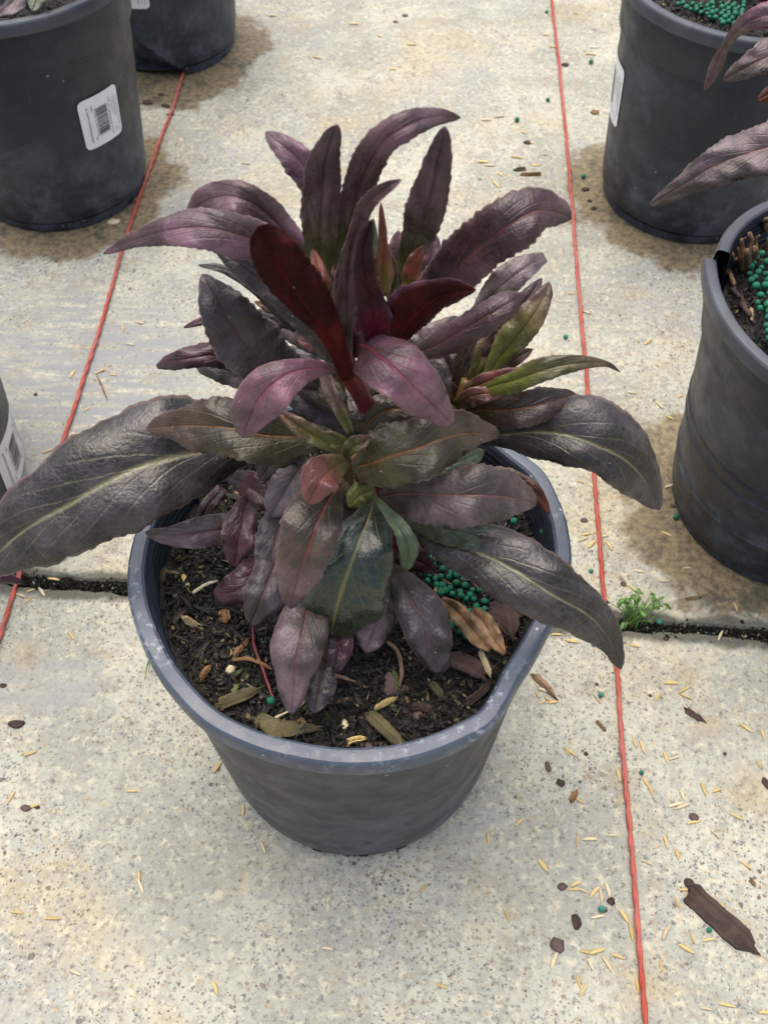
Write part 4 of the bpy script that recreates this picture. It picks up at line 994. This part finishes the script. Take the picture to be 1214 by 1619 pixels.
for h in [(861,1092,20),(848,1100,70),(858,1110,-30),(866,1105,40),(873,1112,-10),(855,1080,80),(945,1105,60),(958,1098,85),(951,1072,88),(979,1072,75),(1060,1080,0),(1040,1102,-55),(1080,1093,-25),(1085,1103,25),
    (1004,876+300,80),(896,1190,60),(903,1188,40),(1014,1183,78),(1050,1198,80),(1065,1198,-15),(1018,1236,70),(1027,1248,75),(1077,1256,80),(1066,1272,-15),(1111,1249,80),(1133,1251,-20),(1178,1150,40),(1205,1160,80),
    (976,1226,80),(980,1262,-80),(915,1266,35),(914,1327,-80),(968,1321,0),(933,1329,0),(1080,1275,-20),(1050,1330,85),(1040,1340,-35),(1096,1302,-10),(1165,1290,30),(1130,1320,45),(1024,1364,25),(1180,1369,40),
    (912,1396,-20),(905,1405,0),(920,1408,25),(942,1410,-45),(959,1408,80),(944,1450,-10),(988,1448,60),(858,1370,55),(949,1418,88),(999,1475,85),(1054,1473,-55),(1094,1484,75),(1119,1485,-10),(1085,1408,0),(1136,1432,30),(1070,1428,75),(1083,1500,30),
    (928,1508,10),(945,1505,-15),(878,1520,-65),(931,1525,70),(977,1512,20),(960,1524,60),(1043,1528,82),(1005,1558,88),(914,1554,75),(921,1566,-50),(986,1595,75),(1116,1594,10),(1147,1592,10),(1207,1602,0),(1070,1350,80),
    (1205,1065,30),(1160,960,80),(1140,1005,-60),(1004,1022,15),(920,1010,20),(877,985,0),(1050,919,0),(998,930,45),(383,1280,88),(415,1338,65),(671,1405,-50),(770,1328,88),(222,1400,60),(220,1388,80),(30,1442,5),(85,1454,0),(49,1194,-20),(115,1005,50),(18,1260,-70),(55,1275,-20),(343,1215,-60),(210,1250,0),
    (160,589,-30),(178,593,10),(114,590,-75),(137,648,-50),(78,713,-30),(33,940,20),(50,932,-20),(66,936,50),(44,950,-50),(85,915,10),(196,520,70),(222,510,20),(205,545,10),(170,470,60),
    (768,190,0),(790,185,-15),(860,245,10),(776,262,0),(792,276,40),(785,292,60),(840,330,5),(763,258,0),(830,212,30),(836,225,30),(845,263,0),(862,55,0),(875,75,10),(818,250,15),(940,75,0),(935,85,10),(912,20,50),(1023,543,-40),(927,495,30),(1040,640,60),(1060,660,30),(1075,625,-40),(905,465,0),(880,475,30),(1010,300,0),
    (915,760,20),(935,770,50),(955,850,-10),(963,862,60),(948,845,20),(965,785,80),(925,845,-10),(935,860,-45),(920,855,-20),(944,820,-30),(880,1005,0),(905,1015,10),(925,1005,-30),(650,70,0),(600,60,30),(560,40,0),(430,25,0),(500,90,20),(390,260,10),(620,110,0),
    (1060,770,-20),(1010,905,10),(1055,845,30),(985,760,50),(1000,620,10),(1085,900,0),(965,690,40),(300,915,0),(1200,1210,70),(700,1560,20),(800,1450,70),(520,1500,10),(340,1560,60),(120,1540,20),(820,1300,-40)]:
    husk(h[0]+random.uniform(-2, 2), h[1]+random.uniform(-2, 2), h[2], random.uniform(.0075, .0120) if h[1] > 400 else random.uniform(.010, .016))

def bit(name, px, py, l, wd, ang, mat, label, cat, group=None, t=None, z=0, dome=False):
    """a broken, rounded chip: eight-sided, domed and uneven"""
    rnd = random.Random(int(px*7+py)); n = 10; V = []; F = []; t = t or min(l, wd)*.26
    rr = [rnd.uniform(.78, 1.12) for _ in range(n)]
    for z_, f in ((0, .92), (t*.45, 1.0), (t*.9, .72)):
        for k in range(n):
            a = 2*math.pi*k/n
            V.append((l/2*rr[k]*f*math.cos(a), wd/2*rr[k]*f*math.sin(a), z_*rnd.uniform(.8, 1.15)))
    V.append((0, 0, t*rnd.uniform(.9, 1.1)))
    for j in range(2):
        for k in range(n): F.append((j*n+k, j*n+(k+1) % n, (j+1)*n+(k+1) % n, (j+1)*n+k))
    for k in range(n): F.append((2*n+k, 2*n+(k+1) % n, 3*n))
    F.append(tuple(range(n))[::-1])
    o = link(name, mesh(name, V, F), M[mat]); o.location = at(px, py, z); o.rotation_euler = (0, 0, -R(ang))
    tag(o, label, cat, group); return o
GS = 'dark chips and pebbles on the concrete'
for (x, y, l, wd, a, m) in ((866, 1213, .009, .005, 75, 'stone'), (886, 1238, .008, .006, 30, 'bark'), (926, 1192, .004, .0035, 0, 'bark'), (905, 1258, .010, .003, -50, 'bark_olive'), (889, 1402, .007, .006, 0, 'stone'), (966, 1425, .006, .006, 60, 'bark'), (910, 1458, .011, .007, 80, 'bark'), (880, 1495, .011, .010, 0, 'stone'),
                           (27, 1145, .013, .007, -5, 'bark'), (6, 1084, .007, .004, 0, 'bark'), (42, 1278, .008, .005, 0, 'stone'), (60, 1277, .004, .003, 0, 'bark'), (1097, 1293, .008, .007, 0, 'stone'), (1088, 1397, .007, .007, 0, 'bark'), (1210, 1238, .010, .006, 70, 'bark'), (985, 924, .006, .005, 0, 'stone'), (1105, 945, .004, .003, 0, 'bark'),
                           (1027, 1100, .003, .003, 0, 'bark'), (943, 1082, .003, .003, 0, 'bark'), (1145, 1192, .003, .003, 0, 'bark'), (833, 226, .010, .008, 0, 'bark'), (893, 103, .010, .009, 0, 'bark'), (233, 163, .014, .009, 0, 'bark'), (262, 168, .012, .008, 20, 'bark'), (255, 150, .009, .007, 0, 'bark'), (270, 182, .010, .006, 0, 'bark'), (210, 320, .009, .006, 0, 'bark'), (215, 305, .007, .006, 0, 'bark'),
                           (925, 300, .010, .008, 0, 'bark'), (938, 330, .008, .007, 0, 'bark'), (932, 318, .007, .006, 0, 'bark'), (1068, 775, .009, .006, 0, 'bark'), (1072, 795, .008, .006, 0, 'bark'), (1062, 800, .006, .005, 0, 'stone'), (57, 624, .004, .004, 0, 'bark'), (640, 25, .010, .007, 0, 'stone'), (625, 35, .008, .006, 0, 'stone'), (600, 260, .009, .004, 0, 'stone'), (923, 823, .007, .005, 0, 'stone'), (1052, 1010, .005, .004, 0, 'bark'), (955, 1440, .004, .003, 0, 'bark')):
    bit('dark_chip', x, y, l, wd, a, m, ('tiny' if l < .0055 else ('small' if l < .009 else 'larger'))+(' reddish grey' if m == 'stone' else ' dark')+' chip on the concrete, '+where(x, y), 'chip', GS, z=.0)
bit('tan_chip', 180, 352, .017, .011, 0, 'husk_pale', 'pale tan stone chip beside the foot of the top left pot', 'chip')
bit('tan_chip', 940, 178, .013, .010, 0, 'bark_tan', 'orange-tan chip on the concrete left of the dusty pot', 'chip')

def plank(name, pts, wd, t, mat, label, cat, group=None, z=0.0, origin_z=0, lift=0.0):
    """a splinter of bark laid along a path: uneven sides and thickness, frayed ends"""
    P = [at(x, y, z) for x, y in pts]; rnd = random.Random(int(pts[0][0]*3+pts[0][1])); n = 26; V = []; F = []
    org = P[0]; sd_ = rnd.uniform(0, 50); A_ = ((-1, 0), (-.97, .5), (-.72, .72), (-.35, 1.0), (-.1, .80), (.25, .98), (.6, .70), (.93, .62), (1, 0)); m_ = len(A_)
    ridge = [rnd.uniform(.75, 1.15) for _ in A_]; e0, e1 = rnd.uniform(.05, .12), rnd.uniform(.15, .38); sk = rnd.uniform(-.5, .5)*wd
    for i in range(n+1):
        u_ = i/n; f = u_*(len(P)-1); k = min(int(f), len(P)-2); p = P[k].lerp(P[k+1], f-k)
        T = (P[k+1]-P[k]).normalized(); nn = Vector((-T.y, T.x, 0)); e = min(1, .5+.5*u_/e0, (.12+.88*(1-u_)/e1)**.8)
        w2 = wd/2*e*(1+.16*noise.noise(Vector((u_*5, sd_, 0)))); tt = t*(.6+.4*e)*(1+.25*noise.noise(Vector((u_*7, sd_, 5)))); li = lift*math.sin(math.pi*u_)
        for q_, (a, b) in enumerate(A_):
            jag = sk*a*(1 if i in (0, n) else 0) + (rnd.uniform(-.12, .12)*wd if i in (0, n) else 0)
            V.append(p+nn*(a*w2*(1+.05*noise.noise(Vector((u_*16, a*2, sd_)))))+T*jag+Vector((0, 0, li+b*tt*ridge[q_]*(1+.12*noise.noise(Vector((u_*9, q_, sd_))))))-org)
    for i in range(n):
        for k in range(m_): F.append((i*m_+k, i*m_+(k+1) % m_, (i+1)*m_+(k+1) % m_, (i+1)*m_+k))
    F.append(tuple(range(m_))); F.append(tuple(n*m_+k for k in range(m_))[::-1])
    me = mesh(name, V, F); o = link(name, me, M[mat], smooth=False); o.location = org
    tag(o, label, cat, group); return o
plank('bark_piece', [(1087, 1408), (1110, 1430), (1150, 1466), (1193, 1503)], .0165, .0045, 'bark', 'long dark brown piece of bark lying near the lower right corner', 'bark')
plank('bark_splinter', [(1082, 1122), (1098, 1132), (1113, 1141)], .0050, .002, 'bark', 'thin dark splinter right of the right string, below the weed', 'bark')
plank('twig', [(843, 1068), (860, 1083), (878, 1105)], .0055, .004, 'dry', 'frayed brown twig lying among straw husks right of the middle pot', 'twig')
plank('twig', [(942, 1140), (950, 1148), (957, 1156)], .003, .002, 'dry', 'tiny brown stick left of the right string', 'twig')
plank('twig', [(902, 1268), (912, 1250)], .004, .002, 'bark_tan', 'short tan stick low on the concrete left of the right string', 'twig')
plank('twig', [(855, 276), (822, 277)], .005, .003, 'bark_tan', 'tan stick lying behind the plant beside the right string', 'twig')
plank('twig', [(830, 268), (812, 270)], .005, .003, 'bark_olive', 'short olive stick beside the tan one behind the plant', 'twig')
plank('twig', [(154, 594), (162, 612), (171, 634)], .0016, .0016, 'dry', 'thin bent dry stalk on the concrete between the left string and the plant', 'twig')
plank('twig', [(1185, 1260+130), (1192, 1400)], .003, .002, 'dry', 'tiny dry stick close to the right edge', 'twig')
plank('twig', [(1082, 948), (1108, 944)], .003, .002, 'dry', 'thin dry stick on the concrete right of the weed', 'twig')
for (x, y, r, l) in ((1014, 1221, .0021, 'bright green bead right of the right string'), (950, 1098, .0024, 'faded green bead left of the right string, under the drooping leaf tip'), (951, 1437, .0027, 'cracked faded green bead left of the right string near the bottom'), (1121, 1470, .0022, 'bright green bead against the long bark piece'), (934, 902, .0023, 'faded green bead just left of the right string beside the pot'), (1042, 983, .0026, 'faded green bead at the foot of the weed'), (894, 532, .0028, 'green bead on the concrete left of the right string, right of the plant'),
                     (817, 189, .0034, 'green bead on the concrete high behind the plant'), (866, 157, .0032, 'green bead close to the right string near the top'), (934, 97, .0036, 'green bead on the concrete left of the dusty pot'), (922, 278, .0034, 'green bead in the damp stain at the foot of the dusty pot'), (1068, 817, .0028, 'green bead at the foot of the torn pot'), (938, 1018, .0022, 'pale green-blue bead under the drooping leaf'), (864, 18, .0032, 'green bead by the right string at the top edge')):
    bead(at(x, y, r*.85), r, l, None, beadold if 'faded' in l or 'pale' in l else beadme)

# ------------------------------------------------------------------ larger pieces on the soil of the middle pot
GB = 'bark pieces on the soil of the middle pot'
def sz(px, py):
    p = at(px, py, .214); return hz_main(p.x-P_MAIN.x, p.y-P_MAIN.y)+.0012
for (pts, wd, mat, lab) in (
    ([(345, 1115), (375, 1105), (412, 1090)], .0085, 'bark_olive', 'long dark olive bark piece at the front left of the soil'),
    ([(405, 1135), (440, 1155), (505, 1152)], .0110, 'bark_olive', 'broad olive-brown bark piece at the front rim'),
    ([(582, 1128), (605, 1150), (638, 1182)], .0085, 'bark_olive', 'brown splinter pointing to the front rim'),
    ([(355, 965), (357, 985)], .0070, 'bark_tan', 'orange-tan square of wood left of the lower leaves'),
    ([(592, 1122), (612, 1112), (628, 1104)], .0035, 'husk', 'yellow sliver in the front of the soil'),
    ([(548, 1175), (562, 1171), (580, 1168)], .0035, 'husk', 'yellow seed near the front rim'),
    ([(617, 1100), (618, 1075), (622, 1055)], .0080, 'stone', 'upright grey-purple bark flake below the dark oval leaf'),
    ([(710, 1040), (745, 1055), (765, 1072)], .0120, 'bark', 'thick black bark piece at the right of the soil'),
    ([(290, 910), (296, 925), (302, 938)], .0032, 'husk', 'pale straw at the left of the soil'),
    ([(735, 1115), (760, 1098), (778, 1075)], .0050, 'bark', 'dark splinter along the right wall'),
    ([(770, 965), (800, 975), (808, 1010)], .0150, 'bark', 'broad grey-brown bark flake right of the curled dry leaf'),
    ([(300, 965), (270, 985)], .0050, 'bark', 'dark chip at the left of the soil'),
    ([(370, 1040), (395, 1010)], .0045, 'bark_tan', 'brown splinter in the front left of the soil'),
    ([(262, 900), (255, 925)], .0045, 'bark_olive', 'olive chip by the left wall'),
    ([(318, 1075), (335, 1052)], .0045, 'bark_tan', 'tan splinter in the front left by the wall'),
    ([(680, 1080), (700, 1105)], .0045, 'bark_olive', 'olive splinter right of the flake'),
    ([(758, 1030), (775, 1070)], .0040, 'husk_pale', 'pale stick beside the thick black bark piece'),
    ([(245, 965), (250, 990)], .0030, 'husk_pale', 'pale thread of straw by the left wall'),
    ([(360, 1065), (372, 1056)], .0050, 'husk_pale', 'pale wood chip in the front left'),
    ([(650, 1118), (690, 1125)], .0050, 'bark', 'dark chip in the front right of the soil'),
    ([(500, 1100), (530, 1112)], .0060, 'bark', 'dark chip under the hanging grey leaf')):
    p = pts[0]; plank('bark_piece', pts, wd*.85, .0028, mat, lab, 'bark', GB, z=sz(*p), lift=.001)
for k, (x, y, l, wd, m) in enumerate(((590, 1182, .011, .007, 'stone'), (575, 1140, .007, .006, 'stone'), (598, 1140, .008, .006, 'stone'), (372, 1088, .007, .004, 'greenstone'), (390, 1070, .005, .004, 'greenstone'), (800, 1000, .009, .007, 'stone'), (640, 1090, .006, .005, 'bark'), (545, 1145, .006, .004, 'husk_pale'), (660, 1130, .007, .005, 'stone'), (476, 1142, .006, .005, 'bark_tan'))):
    M.setdefault('greenstone', mat_plain('algae_green_chip', (.13, .15, .05), .7, .3, 200, .0005, .4))
    bit('pebble', x, y, l, wd, k*37, m, ('reddish stone half against the front rim' if k == 0 else {'stone': 'rounded grey-purple', 'bark': 'dark', 'husk_pale': 'pale', 'bark_tan': 'tan', 'greenstone': 'algae green'}[m]+' chip on the soil of the middle pot'+(', by the front rim' if y > 1128 else ', away from the rim')), 'pebble', None if k == 0 else 'pebbles on the soil of the middle pot', z=sz(x, y))
# pale rootlets and dry stalks lying over the soil
for pts, r, m, lab in (([(400, 990), (402, 1020), (415, 1055), (425, 1085), (435, 1110)], .0011, 'stem', 'reddish thin stalk bending down over the soil at the front left'),
                    ([(368, 1043), (395, 1042), (415, 1050), (430, 1058)], .0012, 'bark_tan', 'pale tan stalk crossing the reddish one'),
                    ([(305, 938), (325, 925), (345, 918)], .0011, 'husk_pale', 'pale straw stalk pointing to the plum leaf'),
                    ([(500, 1062), (530, 1068), (562, 1078)], .0012, 'dry', 'dry stalk behind the hanging grey leaf'),
                    ([(612, 1015), (628, 1030), (635, 1060), (632, 1085)], .0013, 'dry', 'dry curled strip left of the dark oval leaf'),
                    ([(435, 1135), (458, 1124)], .0010, 'husk_pale', 'short pale stalk at the tip of the hanging grey leaf')):
    P = [at(x, y, sz(x, y)+.003) for x, y in pts]; o = tube('dry_stalk', P, [r*.8]+[r]*(len(P)-2)+[r*.5], M[m], n=6, sub=5, origin=P[0], wobble=.6); o.location = P[0]; tag(o, lab, 'stalk')
# the curled dead leaf, lying on the soil
dl = empty('dead_leaf', at(740, 990, .222), 'curled tan dead leaf lying on the soil beside the green beads', 'leaf')
od = at(740, 990, .222)
leaf(dl, [(697, 948, .228, 6, 6), (718, 962, .232, 12, 14), (738, 985, .232, 15, 15), (758, 1008, .228, 10, 14), (775, 1028, .222, 4, 4)], 'dried', origin=od, cup=.9, curl=.5, rip=.35, name='blade')
leaf(dl, [(745, 965, .226, 8, 8), (765, 985, .231, 16, 14), (780, 1010, .228, 14, 12), (798, 1035, .222, 3, 3)], 'dried', origin=od, cup=.7, curl=.8, rip=.4, name='blade')

# ------------------------------------------------------------------ small weed in the joint, blades of grass by the pot
W0 = at(1000, 985, 0)
weed = empty('weed', W0, 'small bright green weed growing out of the joint right of the plant', 'weed')
random.seed(9)
for k in range(40):
    px = random.gauss(1004, 21); py = random.gauss(958, 11); zt_ = random.uniform(.004, .016)
    if k < 6: px, py = [(1045, 945), (1052, 955), (1032, 940), (1010, 935), (1028, 938), (985, 990)][k]
    tip = at(px, py, zt_); base = W0+Vector((random.gauss(0, .003), random.gauss(0, .002), -.003))
    tube('stalk', [base, (base+tip)/2+Vector((0, 0, .003)), tip], [.0005, .00045, .0003], M['weed'], weed, n=5, sub=3, origin=W0)
    l = random.uniform(.0012, .0034); n = 9; V = [tip-W0]; rot = rrot(.5); sd_ = random.uniform(0, 6)
    for j in range(n*2):
        a = math.pi*j/n; r = l*(1+.22*math.cos(3*a+sd_)); q = rot @ Vector((r*math.cos(a), r*.8*math.sin(a), .0006*math.cos(2*a))); V.append(tip-W0+q)
    o = link('leaf', mesh('leaf', V, [(0, 1+j, 1+(j+1) % (2*n)) for j in range(2*n)]), M['weed'], weed)
    md = o.modifiers.new('thickness', 'SOLIDIFY'); md.thickness = .0003
GR0 = at(236, 1050, 0)
gr = empty('grass_tuft', GR0, 'few thin green grass blades beside the left of the middle pot', 'grass')
for (x, y, z_) in ((229, 1075, .010), (236, 1062, .014), (231, 1040, .02), (241, 1056, .012)):
    b_ = GR0+Vector((.003, .008, 0)); t_ = at(x, y, z_); tube('grass_blade', [b_, (b_+t_)/2+Vector((0, 0, .007)), t_], [.0009, .0007, .0002], M['weed'], gr, n=5, sub=4, origin=GR0)
